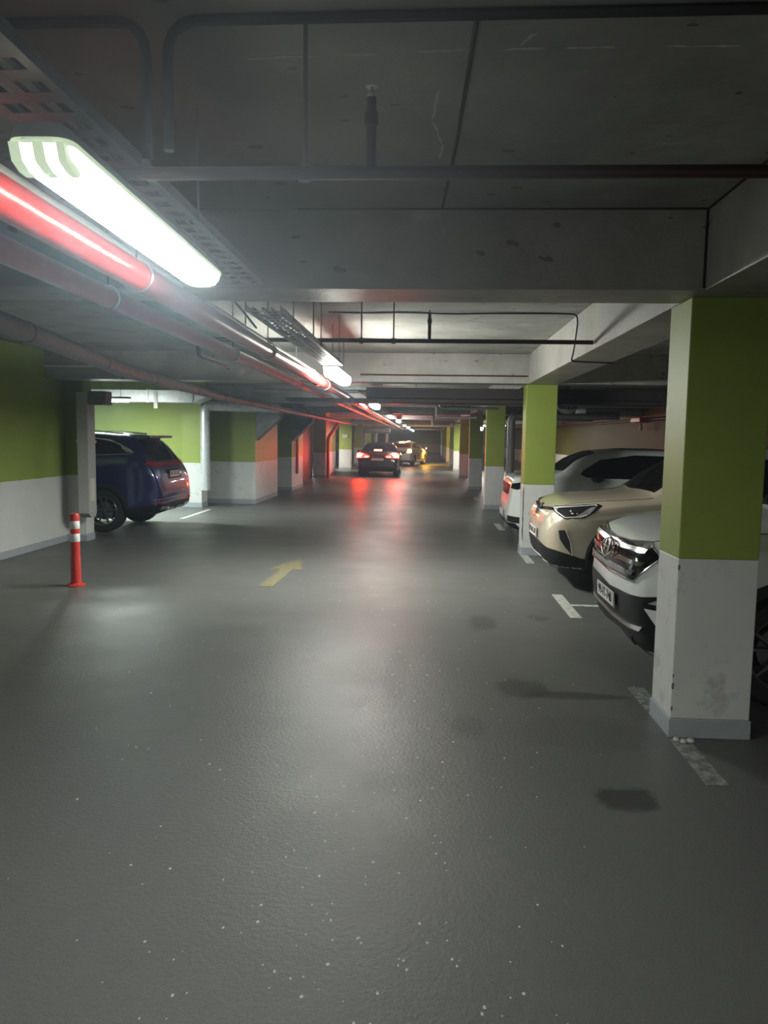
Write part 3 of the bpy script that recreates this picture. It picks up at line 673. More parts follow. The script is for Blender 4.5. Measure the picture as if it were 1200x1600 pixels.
MB().lathe([(.03, -.32), (.05, -.3), (.05, -.22), (.03, -.1)], 'z', (-.05, -.3, 0), 14).build('drain_cock', MT['zinc'], t)

# pipes on the left piers
round_duct('pier_pipe', [(-3.98, 30.9, .0), (-3.98, 30.9, 1.62), (-3.55, 30.9, 2.25)], .075, MT['red'], 'red pipe cranked off the corner of the pier by the black car', seg=.8)
round_duct('pier_pipe', [(-4.04, 23.8, .5), (-4.04, 23.8, 2.05)], .045, MT['red'], 'thin red pipe on the second pier, stopping above the floor', seg=.9)

# ------------------------------------------------------------------ cars
def pchip(xs, ys, xq):
    xs = np.asarray(xs, float); ys = np.asarray(ys, float); h = np.diff(xs); d = np.diff(ys) / h; n = len(xs); m = np.zeros(n)
    for i in range(1, n - 1):
        if d[i - 1] * d[i] > 0:
            w1, w2 = 2 * h[i] + h[i - 1], h[i] + 2 * h[i - 1]; m[i] = (w1 + w2) / (w1 / d[i - 1] + w2 / d[i])
    m[0], m[-1] = d[0], d[-1]
    i = np.clip(np.searchsorted(xs, xq) - 1, 0, n - 2); t = (xq - xs[i]) / h[i]
    return ys[i] * (2 * t**3 - 3 * t**2 + 1) + h[i] * m[i] * (t**3 - 2 * t**2 + t) + ys[i + 1] * (-2 * t**3 + 3 * t**2) + h[i + 1 - 1] * m[i + 1] * (t**3 - t**2)

def catmull(P, per):
    P = [np.asarray(p, float) for p in P]; out = []
    Q = [2 * P[0] - P[1]] + P + [2 * P[-1] - P[-2]]
    for i in range(1, len(Q) - 2):
        p0, p1, p2, p3 = Q[i - 1:i + 3]
        t0 = 0; t1 = t0 + max(1e-6, np.linalg.norm(p1 - p0)) ** .5; t2 = t1 + max(1e-6, np.linalg.norm(p2 - p1)) ** .5; t3 = t2 + max(1e-6, np.linalg.norm(p3 - p2)) ** .5
        for k in range(per):
            t = t1 + (t2 - t1) * k / per
            A1 = (t1 - t) / (t1 - t0) * p0 + (t - t0) / (t1 - t0) * p1; A2 = (t2 - t) / (t2 - t1) * p1 + (t - t1) / (t2 - t1) * p2; A3 = (t3 - t) / (t3 - t2) * p2 + (t - t2) / (t3 - t2) * p3
            B1 = (t2 - t) / (t2 - t0) * A1 + (t - t0) / (t2 - t0) * A2; B2 = (t3 - t) / (t3 - t1) * A2 + (t - t1) / (t3 - t1) * A3
            out.append((t2 - t) / (t2 - t1) * B1 + (t - t1) / (t2 - t1) * B2)
    out.append(P[-1]); return out

class Car:
    """body lofted from stations (x, zb, zs, zr, zt, wl, ws, wt): underside, shoulder, roof-edge and centre heights,
    sill, shoulder and roof-edge half widths; x runs from nose to tail"""
    def __init__(s, name, L, W, st, paint, loc, rz, label, wheels, wr=.345, arch=.40, group=None, track=None):
        s.root = empty(name, loc, rz, label, 'car', group); s.L, s.W = L, W
        A = np.array(st, float); s.xc = .95
        u = np.linspace(0, 1, 46); e = .5 - .5 * np.cos(np.pi * u)
        xq = np.unique(np.concatenate([e * L, np.linspace(0, .35, 12), L - np.linspace(0, .35, 12), np.linspace(.35, L - .35, 44)]))
        cols = [pchip(A[:, 0], A[:, k], xq) for k in range(1, 8)]
        rings = []
        for i, x in enumerate(xq):
            zb, zs, zr, zt, wl, ws, wt = [c[i] for c in cols]
            zm = zb + (zs - zb) * .52; wm = max(wl, ws) + .006
            ctl = [(0, zb), (wl * .8, zb), (wl * .985, zb + min(.09, (zs - zb) * .3)), (wm, zm), (ws, zs), (ws + (wt - ws) * .5, zs + (zr - zs) * .53), (wt, zr), (wt * .62, zr + (zt - zr) * .78), (0, zt)]
            h = catmull(ctl, 5)
            rings.append([(x, p[0], p[1]) for p in h] + [(x, -p[0], p[1]) for p in h[-2:0:-1]])
        n = len(rings[0]); vs = [p for r in rings for p in r]
        fs = [(i * n + k, i * n + (k + 1) % n, (i + 1) * n + (k + 1) % n, (i + 1) * n + k) for i in range(len(rings) - 1) for k in range(n)]
        fs += [tuple(range(n))[::-1], tuple(range((len(rings) - 1) * n, len(rings) * n))]
        me = bpy.data.meshes.new('body'); me.from_pydata(vs, [], fs)
        bm = bmesh.new(); bm.from_mesh(me); bmesh.ops.recalc_face_normals(bm, faces=bm.faces[:]); bm.to_mesh(me)
        s.full = BVHTree.FromBMesh(bm); bm.free()
        body = bpy.data.objects.new('body', me); COL.objects.link(body)
        # wheel arches
        cut = MB(); T = W / 2
        for wx, wz in wheels:
            for sy in (-1, 1):
                ring = [(wx + arch * math.cos(a), wz + arch * math.sin(a)) for a in [2 * math.pi * k / 40 for k in range(40)]]
                y0, y1 = sorted((sy * (T - .30), sy * (T + .3)))
                cut.prism(ring, y0, y1, 'y')
        cm = MT['arch_dark']; co = cut.build('cut', cm)
        me.materials.append(paint); me.materials.append(cm)
        md = body.modifiers.new('b', 'BOOLEAN'); md.operation = 'DIFFERENCE'; md.object = co; md.solver = 'EXACT'
        try: md.material_mode = 'INDEX'
        except Exception: pass
        dg = bpy.context.evaluated_depsgraph_get(); nm = bpy.data.meshes.new_from_object(body.evaluated_get(dg))
        bpy.data.objects.remove(body); bpy.data.objects.remove(co)
        nm.name = 'body'; nm.materials.clear(); nm.materials.append(paint); nm.materials.append(cm)
        for p in nm.polygons:
            c = p.center; p.material_index = 0; p.use_smooth = True
            for wx, wz in wheels:
                d = math.hypot(c.x - wx, c.z - wz)
                if d < arch + .004 and abs(c.y) > T - .305 and (abs(d - arch) < .012 and abs(p.normal.y) < .6 or abs(abs(c.y) - (T - .30)) < .004):
                    p.material_index = 1; p.use_smooth = False
            if c.z < .24 and p.normal.z < -.7: p.material_index = 1
        try: nm.set_sharp_from_angle(angle=math.radians(38))
        except Exception: pass
        s.body = bpy.data.objects.new('body', nm); COL.objects.link(s.body); s.body.parent = s.root
        bm = bmesh.new(); bm.from_mesh(nm); s.bvh = BVHTree.FromBMesh(bm); bm.free()
        s.wheels, s.arch = wheels, arch
        for wx, wz in wheels:
            for sy in (-1, 1): s.wheel(wx, wz, sy, wr)
    # surface lookup
    def hit(s, a, b, pl, full=True):
        t = s.full if full else s.bvh; c = s.xc; V = Vector
        if pl == 'near': o, d = V((a, -3, b)), V((0, 1, 0))
        elif pl == 'far': o, d = V((a, 3, b)), V((0, -1, 0))
        elif pl == 'front': o, d = V((-2, a, b)), V((1, 0, 0))
        elif pl == 'rear': o, d = V((s.L + 2, a, b)), V((-1, 0, 0))
        elif pl == 'top': o, d = V((a, b, 4)), V((0, 0, -1))
        elif pl == 'fw':
            r = math.radians(a); k = V((-math.cos(r), math.sin(r), 0)); o, d = V((c, 0, b)) + k * 4, -k
        elif pl == 'rw':
            r = math.radians(a); k = V((math.cos(r), math.sin(r), 0)); o, d = V((s.L - c, 0, b)) + k * 4, -k
        h, nrm, i, dist = t.ray_cast(o, d)
        if h is None: return None, None
        if nrm.dot(d) > 0: nrm = -nrm
        return h, nrm
    def patch(s, name, poly, pl, m, off=.004, step=.05, parent=None, depth=.012):
        """panel lying on the body surface: polygon in surface coordinates, cut to a grid, raised by off"""
        if pl in ('fw', 'rw'): k = 57.3 * 1.0
        else: k = 1.0
        bm = bmesh.new(); vv = [bm.verts.new((a / k, b, 0)) for a, b in poly]; bm.faces.new(vv)
        xs = [v.co.x for v in vv]; ys = [v.co.y for v in vv]
        for lo, hi, ax in ((min(xs), max(xs), 0), (min(ys), max(ys), 1)):
            nn = int((hi - lo) / step)
            for q in range(1, nn + 1):
                p = lo + (hi - lo) * q / (nn + 1); co = (p, 0, 0) if ax == 0 else (0, p, 0); no = (1, 0, 0) if ax == 0 else (0, 1, 0)
                bmesh.ops.bisect_plane(bm, geom=bm.verts[:] + bm.edges[:] + bm.faces[:], plane_co=co, plane_no=no)
        bmesh.ops.triangulate(bm, faces=bm.faces[:])
        bad = []
        for v in bm.verts:
            h, n = s.hit(v.co.x * k, v.co.y, pl)
            if h is None: bad.append(v); continue
            v.co = h + n * off
        bmesh.ops.delete(bm, geom=bad, context='VERTS')
        if not bm.faces: bm.free(); return None
        edges = [e for e in bm.edges if e.is_boundary]
        r = bmesh.ops.extrude_edge_only(bm, edges=edges); 
        bm.normal_update()
        c = Vector((s.L / 2, 0, .7))
        for v in [g for g in r['geom'] if isinstance(g, bmesh.types.BMVert)]:
            n = v.normal
            d = (c - v.co).normalized()
            v.co += d * depth
        me = bpy.data.meshes.new(name); bmesh.ops.recalc_face_normals(bm, faces=bm.faces[:]); bm.to_mesh(me); bm.free()
        me.polygons.foreach_set('use_smooth', [True] * len(me.polygons))
        try: me.set_sharp_from_angle(angle=math.radians(40))
        except Exception: pass
        me.materials.append(m); o = bpy.data.objects.new(name, me); COL.objects.link(o); o.parent = parent or s.root
        return o
    def line(s, name, pts, pl, r, m, off=.002, parent=None, close=False, n=6, sub=6):
        """thin tube following the surface"""
        P = []
        q = pts + [pts[0]] if close else pts
        for a, b in zip(q, q[1:]):
            for i in range(sub):
                t = i / sub; h, nn = s.hit(a[0] + (b[0] - a[0]) * t, a[1] + (b[1] - a[1]) * t, pl)
                if h is not None: P.append(h + nn * off)
        if not close:
            h, nn = s.hit(q[-1][0], q[-1][1], pl)
            if h is not None: P.append(h + nn * off)
        if len(P) < 2: return None
        return MB().tube(P, r, n, close=close).build(name, m, parent or s.root)
    def lump(s, name, c, r, m, parent=None, n=14):
        mb = MB(); prof = [(max(.001, r[1] * math.sin(math.pi * k / n)), -math.cos(math.pi * k / n)) for k in range(n + 1)]
        vs = MB().lathe([(p[0] / r[1], p[1]) for p in prof], 'x', n=18)
        mb.add([(c[0] + v[0] * r[0], c[1] + v[1] * r[1], c[2] + v[2] * r[2]) for v in vs.v], vs.f, True)
        return mb.build(name, m, parent or s.root)
    def arch_trim(s, m, w=.05, name='arch_trim', sides=(-1, 1), a0=-12, a1=192):
        for wx, wz in s.wheels:
            for sy in sides:
                A, B, Cc = [], [], []
                for k in range(33):
                    t = math.radians(a0 + (a1 - a0) * k / 32)
                    Ro, Ri = s.arch + w, s.arch - .012
                    h, n = s.hit(wx + Ro * math.cos(t), max(.19, wz + Ro * math.sin(t)), 'near' if sy < 0 else 'far')
                    if h is None: continue
                    h2, n2 = s.hit(wx + Ri * math.cos(t), max(.19, wz + Ri * math.sin(t)), 'near' if sy < 0 else 'far')
                    if h2 is None: h2 = h
                    A.append(h + Vector((0, sy * .002, 0))); B.append(Vector((wx + Ri * math.cos(t), h2.y + sy * .014, max(.19, wz + Ri * math.sin(t))))); Cc.append(B[-1] - Vector((0, sy * .06, 0)))
                n_ = len(A); mb = MB()
                mb.add(A + B + Cc, [(i, i + 1, n_ + i + 1, n_ + i) for i in range(n_ - 1)] + [(n_ + i, n_ + i + 1, 2 * n_ + i + 1, 2 * n_ + i) for i in range(n_ - 1)], True)
                mb.build(name, m, s.root)
    def wheel(s, wx, wz, sy, R):
        T = s.W / 2; yo = sy * (T - .035); w = .225; r = R * .70
        e = MB().lathe([(r * .98, -w / 2), (R * .93, -w / 2), (R, -w * .36), (R, w * .36), (R * .93, w / 2), (r * .98, w / 2), (r * .94, w * .3), (r * .94, -w * .3), (r * .98, -w / 2)], 'y', (wx, yo - sy * w / 2, wz), 36)
        wh = e.build('wheel', MT['tyre'], s.root)
        MB().lathe([(r * .93, -.0), (r * .93, .17)] if sy < 0 else [(r * .93, 0), (r * .93, -.17)], 'y', (wx, yo - sy * .01, wz), 32).build('rim_barrel', MT['rim_dark'], wh)
        MB().lathe([(.001, -.01), (r * .62, -.01), (r * .62, .01), (.001, .01)], 'y', (wx, yo - sy * .10, wz), 24).build('brake_disc', MT['dzinc'], wh)
        MB().lathe([(r * .99, sy * .004), (r * .96, sy * .010), (r * .90, -sy * .004), (r * .90, -sy * .03)], 'y', (wx, yo - sy * .012, wz), 36).build('rim_lip', MT['rim'], wh)
        for k in range(5):
            sp = MB(); a = 2 * math.pi * k / 5 + .3
            for da in (-.16, .16):
                p0 = (.045, .05); 
                ca, sa = math.cos(a + da * .4), math.sin(a + da * .4); cb, sb = math.cos(a + da * 1.5), math.sin(a + da * 1.5)
                p, q = Vector((wx + r * .16 * ca, yo - sy * .035, wz + r * .16 * sa)), Vector((wx + r * .93 * cb, yo - sy * .018, wz + r * .93 * sb))
                tdir = Vector((-(q - p).z, 0, (q - p).x)).normalized()
                vs = []
                for c, hw in ((p, .020), (q, .014)):
                    for dy, kk in ((0, .55), (-sy * .03, 1.0)):
                        for sg in (-1, 1): vs.append(c + tdir * sg * hw * kk + Vector((0, dy, 0)))
                sp.add(vs, [(0, 1, 5, 4), (0, 4, 6, 2), (1, 3, 7, 5), (2, 6, 7, 3), (0, 2, 3, 1), (4, 5, 7, 6)])
            sp.build('spoke', MT['rim'], wh)
        MB().lathe([(.001, sy * .0), (.03, -sy * .002), (.042, -sy * .02), (.042, -sy * .05)], 'y', (wx, yo - sy * .022, wz), 18).build('hub_cap', MT['rim'], wh)
    def plate(s, txt, y, z, x=None, face='front', size=(.52, .112), tilt=0.0, parent=None):
        """number plate with raised characters"""
        h, n = s.hit(y, z, face); x = h.x if x is None else x; sg = -1 if face == 'front' else 1
        w, hh = size; m = MB(); m.box(-w / 2, w / 2, -.004, .004, -hh / 2, hh / 2, .003)
        o = m.build('number_plate', MT['plate'], s.root); o.location = (x + sg * .012, y, z); o.rotation_euler = (tilt, 0, -math.pi / 2 if face == 'front' else math.pi / 2)
        f = MB(); fr = .004
        for b in ((-w / 2 + .004, w / 2 - .004, -hh / 2 + .004, -hh / 2 + .008), (-w / 2 + .004, w / 2 - .004, hh / 2 - .008, hh / 2 - .004), (-w / 2 + .004, -w / 2 + .008, -hh / 2 + .008, hh / 2 - .008), (w / 2 - .008, w / 2 - .004, -hh / 2 + .008, hh / 2 - .008)):
            f.box(b[0], b[1], -.006, -.003, b[2], b[3])
        f.build('plate_border', MT['ink'], o)
        if txt:
            t = text_mb(txt, .105, .0015); xs = [v[0] for v in t.v]; sc = min(1.0, (w - .06) / max(.01, max(xs) - min(xs)))
            t.v = [(v[0] * sc, -.0055 - v[2], v[1] * .95 + .002) for v in t.v]
            t.build('plate_characters', MT['ink'], o)
        return o

MT['arch_dark'] = mat('arch_liner', (0.012, 0.011, 0.011), 0.8)
MT['tyre'] = mat('tyre_rubber', (0.016, 0.016, 0.016), 0.7)
MT['rim'] = mat('alloy', (0.42, 0.42, 0.43), 0.28, 0.9)
MT['rim_dark'] = mat('rim_barrel', (0.04, 0.04, 0.042), 0.45, 0.6)
MT['plate'] = mat('plate_white', (0.78, 0.78, 0.76), 0.35)
MT['ink'] = mat('plate_black', (0.015, 0.015, 0.015), 0.5)
MT['glass'] = mat('tinted_glass', (0.006, 0.006, 0.006), 0.06, spec=0.3)
MT['chrome'] = mat('chrome', (0.62, 0.63, 0.63), 0.14, 1.0)
MT['dchrome'] = mat('dark_chrome', (0.42, 0.42, 0.41), 0.16, 1.0)
MT['plastic'] = mat('black_plastic', (0.011, 0.011, 0.011), 0.55, spec=0.3)
MT['gloss_black'] = mat('gloss_black', (0.012, 0.011, 0.012), 0.10, spec=0.6)
MT['p_blue'] = mat('dark_blue_paint', (0.012, 0.018, 0.11), 0.28, 0.3, spec=0.6, coat=1.0)
MT['p_beige'] = mat('champagne_paint', (0.60, 0.52, 0.40), 0.32, 0.25, spec=0.5, coat=1.0)
MT['p_white'] = mat('white_car_paint', (0.92, 0.95, 0.94), 0.28, 0.0, spec=0.5, coat=1.0)
MT['p_black'] = mat('black_car_paint', (0.008, 0.006, 0.007), 0.25, 0.0, spec=0.6, coat=1.0)
MT['p_silver'] = mat('pale_silver_paint', (0.62, 0.60, 0.58), 0.3, 0.15, spec=0.5, coat=1.0)
MT['redlens'] = mat('red_lens', (0.35, 0.012, 0.012), 0.12, spec=0.7)
MT['brake'] = emitter('lit_brake_lamp', (1.0, 0.035, 0.010), TAIL_L)
MT['brake_dim'] = emitter('lit_red_lens', (1.0, 0.015, 0.01), TAIL_L * 0.03)
MT['tail2'] = emitter('lit_tail_lamp', (1.0, 0.35, 0.10), 26.0)
MT['amber'] = emitter('lit_indicator', (1.0, 0.50, 0.06), 1300.0)
MT['hl_white'] = mat('headlamp_reflector', (0.80, 0.82, 0.84), 0.18, 0.7)
MT['led'] = mat('lamp_guide_white', (0.85, 0.86, 0.86), 0.25)

# ---------------------------------------- white SUV behind the nearest column
def suv_white():
    L, W = 4.69, 1.88
    st = [(0.00, .52, .70, .80, .84, .52, .56, .50), (.03, .40, .74, .90, .93, .66, .68, .60), (.08, .31, .80, .97, 1.00, .75, .765, .66), (.16, .26, .86, 1.01, 1.045, .83, .845, .71), (.30, .24, .92, 1.05, 1.085, .89, .90, .74),
          (.55, .23, .97, 1.085, 1.125, .925, .925, .76), (.90, .22, 1.0, 1.11, 1.16, .93, .93, .77), (1.20, .22, 1.02, 1.14, 1.19, .93, .93, .76), (1.55, .22, 1.03, 1.34, 1.39, .93, .93, .68), (1.95, .22, 1.04, 1.57, 1.62, .93, .93, .61),
          (2.4, .22, 1.05, 1.63, 1.68, .93, .93, .60), (3.6, .22, 1.08, 1.60, 1.66, .93, .93, .59), (4.25, .24, 1.10, 1.50, 1.57, .92, .915, .57), (4.50, .28, 1.08, 1.24, 1.30, .89, .88, .60), (4.62, .34, .95, 1.05, 1.08, .84, .84, .60), (4.69, .46, .72, .84, .86, .74, .74, .55)]
    c = Car('white_suv', L, W, st, MT['p_white'], (1.39, 5.70, 0), 0, 'white SUV with a chrome barred grille, nose poking out behind the nearest column', [(.90, .36), (3.60, .36)], wr=.36, arch=.42)
    for pl in ('near', 'far'):
        c.patch('side_window', [(1.55, 1.12), (1.95, 1.46), (2.5, 1.53), (3.5, 1.52), (3.95, 1.42), (4.05, 1.20), (2.6, 1.10)], pl, MT['glass'])
    c.patch('windscreen', [(1.28, -.70), (1.90, -.56), (1.93, 0), (1.90, .56), (1.28, .70), (1.22, 0)], 'top', MT['glass'])
    # black lower bumper wrapping the nose
    c.patch('lower_bumper', [(-72, .24), (-50, .22), (0, .20), (50, .22), (72, .24), (70, .80), (56, .78), (47, .70), (38, .665), (24, .64), (0, .61), (-24, .64), (-38, .665), (-47, .70), (-56, .78), (-70, .80)], 'fw', MT['plastic'], off=.006, step=.06)
    g = c.patch('grille', [(-37, 1.005), (-20, .975), (0, .965), (20, .975), (37, 1.005), (43, .93), (33, .755), (20, .735), (0, .73), (-20, .735), (-33, .755), (-43, .93)], 'fw', MT['gloss_black'], off=.006)
    for z, a in ((.955, 38), (.875, 38), (.800, 33)):
        o = c.patch('grille_bar', [(-a, z + .012), (0, z - .016), (a, z + .012), (a - 1, z - .016), (0, z - .046), (-a + 1, z - .016)], 'fw', MT['dchrome'], off=.020, parent=g, step=.07)
    c.line('grille_surround', [(-37, 1.01), (-20, .98), (0, .97), (20, .98), (37, 1.01), (44, .935), (33.5, .75), (0, .722), (-33.5, .75), (-44, .935)], 'fw', .006, MT['chrome'], off=.010, close=True, parent=g)
    # badge: oval ring with a slanted H
    e = [(9.5 * math.cos(a), .885 + .052 * math.sin(a)) for a in [2 * math.pi * k / 20 for k in range(20)]]
    c.line('badge_ring', e, 'fw', .008, MT['chrome'], off=.045, close=True, parent=g, sub=1)
    for p in ([(-4.5, .845), (-2.5, .925)], [(2.5, .845), (4.5, .925)], [(-3.6, .880), (3.6, .890)]):
        c.line('badge_stroke', p, 'fw', .008, MT['chrome'], off=.043, parent=g, sub=3)
    for sg in (-1, 1):
        h = c.patch('headlamp', [(sg * 45, .94), (sg * 41, 1.00), (sg * 52, 1.03), (sg * 68, 1.06), (sg * 66, .99), (sg * 54, .91)], 'fw', MT['gloss_black'], off=.006)
        c.patch('headlamp_lens', [(sg * 48, .95), (sg * 46, .99), (sg * 58, 1.015), (sg * 56, .95)], 'fw', MT['hl_white'], off=.010, parent=h)
        f = c.patch('fog_lamp_recess', [(sg * 39, .62), (sg * 43, .68), (sg * 54, .74), (sg * 60, .66), (sg * 52, .60)], 'fw', MT['gloss_black'], off=.010)
        c.patch('fog_lamp', [(sg * 41, .635), (sg * 44, .665), (sg * 52, .70), (sg * 52, .63)], 'fw', MT['hl_white'], off=.016, parent=f)
        c.patch('bumper_blade', [(sg * 39.5, .595), (sg * 46, .60), (sg * 66, .58), (sg * 66, .46), (sg * 50, .44), (sg * 44, .50)], 'fw', MT['p_white'], off=.012)
        c.patch('door_mirror_base', [(1.72, 1.10), (1.72, 1.16), (1.84, 1.18), (1.84, 1.11)], 'near' if sg < 0 else 'far', MT['p_white'], off=.02)
        c.lump('door_mirror', (1.78, sg * 1.03, 1.17), (.09, .13, .085), MT['p_white'])
    c.patch('skid_plate', [(-39, .47), (-30, .45), (0, .415), (30, .45), (39, .47), (37, .43), (28, .415), (0, .385), (-28, .415), (-37, .43)], 'fw', MT['chrome'], off=.014, step=.07)
    c.patch('air_intake', [(-30, .36), (0, .34), (30, .36), (27, .28), (0, .26), (-27, .28)], 'fw', MT['arch_dark'], off=.012)
    c.plate('99-IT-740', 0, .545, x=-.016, tilt=.06)
    c.arch_trim(MT['plastic'], .06)
    for pl in ('near', 'far'): c.patch('side_cladding', [(1.36, .22), (1.36, .40), (3.14, .40), (3.14, .22)], pl, MT['plastic'], off=.008)
    c.line('bonnet_gap', [(.12, -.60), (.25, -.72), (1.2, -.80)], 'top', .004, MT['ink'], off=0)
    c.line('bonnet_gap', [(.12, .60), (.25, .72), (1.2, .80)], 'top', .004, MT['ink'], off=0)
    return c

# ---------------------------------------- beige electric crossover
def suv_beige():
    L, W = 4.58, 1.85
    st = [(0.00, .50, .62, .70, .73, .50, .54, .46), (.03, .38, .66, .80, .83, .66, .69, .58), (.08, .30, .74, .87, .90, .75, .78, .66), (.16, .26, .82, .92, .955, .83, .845, .72), (.30, .24, .88, .97, 1.005, .885, .89, .76),
          (.55, .22, .93, 1.01, 1.045, .915, .915, .78), (.85, .21, .97, 1.04, 1.08, .92, .92, .77), (1.10, .21, .99, 1.07, 1.12, .92, .92, .76), (1.5, .21, 1.0, 1.33, 1.38, .92, .92, .68), (1.95, .21, 1.0, 1.54, 1.59, .92, .92, .60),
          (2.5, .21, 1.01, 1.585, 1.635, .92, .92, .59), (3.5, .21, 1.03, 1.55, 1.60, .92, .92, .58), (4.15, .24, 1.04, 1.42, 1.48, .91, .90, .56), (4.4, .30, 1.0, 1.14, 1.18, .88, .87, .58), (4.52, .36, .9, .98, 1.0, .82, .82, .58), (4.58, .46, .7, .8, .82, .7, .7, .5)]
    c = Car('beige_crossover', L, W, st, MT['p_beige'], (1.33, 9.20, 0), 0, 'champagne beige crossover with slim white-edged headlamp, parked nose to the lane', [(.88, .36), (3.65, .36)], wr=.36, arch=.452)
    for pl in ('near', 'far'):
        c.patch('side_window', [(1.35, 1.09), (1.8, 1.40), (2.4, 1.50), (3.4, 1.47), (3.9, 1.32), (3.9, 1.16), (2.4, 1.07)], pl, MT['glass'])
    c.patch('windscreen', [(1.18, -.70), (1.88, -.56), (1.91, 0), (1.88, .56), (1.18, .70), (1.10, 0)], 'top', MT['glass'])
    c.patch('lower_bumper', [(-64, .23), (-40, .21), (0, .20), (40, .21), (64, .23), (64, .385), (57, .40), (52, .435), (44, .475), (25, .515), (0, .52), (-25, .515), (-44, .475), (-52, .435), (-57, .40), (-64, .385)], 'fw', MT['plastic'], off=.006, step=.06)
    c.patch('chin_blade', [(-34, .315), (0, .285), (34, .315), (33, .275), (0, .245), (-33, .275)], 'fw', MT['led'], off=.014, step=.07)
    c.patch('nose_strip', [(-36, .925), (0, .885), (36, .925), (36, .895), (0, .855), (-36, .895)], 'fw', MT['gloss_black'], off=.006)
    ring = [(6.2 * math.cos(a), .855 + .062 * math.sin(a)) for a in [2 * math.pi * k / 20 for k in range(20)]]
    c.line('badge_ring', ring, 'fw', .007, MT['chrome'], off=.012, close=True, sub=1)
    c.line('badge_stroke', [(-3.2, .90), (0, .86), (3.2, .90)], 'fw', .006, MT['chrome'], off=.012)
    c.line('badge_stroke', [(-4.8, .885), (-2.6, .805), (0, .845), (2.6, .805), (4.8, .885)], 'fw', .006, MT['chrome'], off=.012)
    for sg in (-1, 1):
        P = lambda q: [(sg * a, b) for a, b in q]
        h = c.patch('headlamp', P([(31, .900), (34, .935), (45, .955), (57, .980), (64, .988), (67, .972), (63.5, .905), (58.5, .842), (49, .823), (43, .862), (38, .895)]), 'fw', MT['gloss_black'], off=.007)
        c.line('lamp_guide', P([(36.5, .915), (46, .938), (57, .960), (63, .970), (64.5, .962)]), 'fw', .007, MT['led'], off=.014, parent=h)
        c.line('lamp_guide', P([(38.5, .91), (43, .878), (49, .838), (57, .852), (60, .875)]), 'fw', .006, MT['led'], off=.012, parent=h)
        c.patch('reflector', P([(54, .852), (57.5, .857), (61, .885), (64, .955), (61, .945), (57, .895)]), 'fw', MT['hl_white'], off=.012, parent=h)
        c.patch('reflector', P([(37.5, .925), (39.5, .895), (42, .885), (40, .925)]), 'fw', MT['hl_white'], off=.012, parent=h)
        c.lump('projector', tuple(c.hit(sg * 50.5, .905, 'fw')[0]), (.012, .018, .018), MT['hl_white'], parent=h)
        v = c.patch('air_curtain', P([(46, .697), (49.5, .705), (51.7, .58), (53, .436), (49.3, .52), (46.8, .60)]), 'fw', MT['arch_dark'], off=.006)
        c.line('air_curtain_edge', P([(49.8, .71), (52.2, .585), (53.4, .43)]), 'fw', .007, MT['p_beige'], off=.012, parent=v)
        c.lump('door_mirror', (1.62, sg * 1.02, 1.12), (.09, .13, .08), MT['gloss_black'])
        c.line('bonnet_gap', [(.10, sg * .55), (.2, sg * .68), (.45, sg * .765), (1.15, sg * .80)], 'top', .004, MT['ink'], off=0)
    c.plate('90-NB-307', 0, .60, x=-.012)
    c.arch_trim(MT['plastic'], .018, name='arch_lip')
    for pl in ('near', 'far'): c.patch('side_cladding', [(1.30, .21), (1.30, .36), (3.19, .36), (3.19, .21)], pl, MT['plastic'], off=.008)
    return c

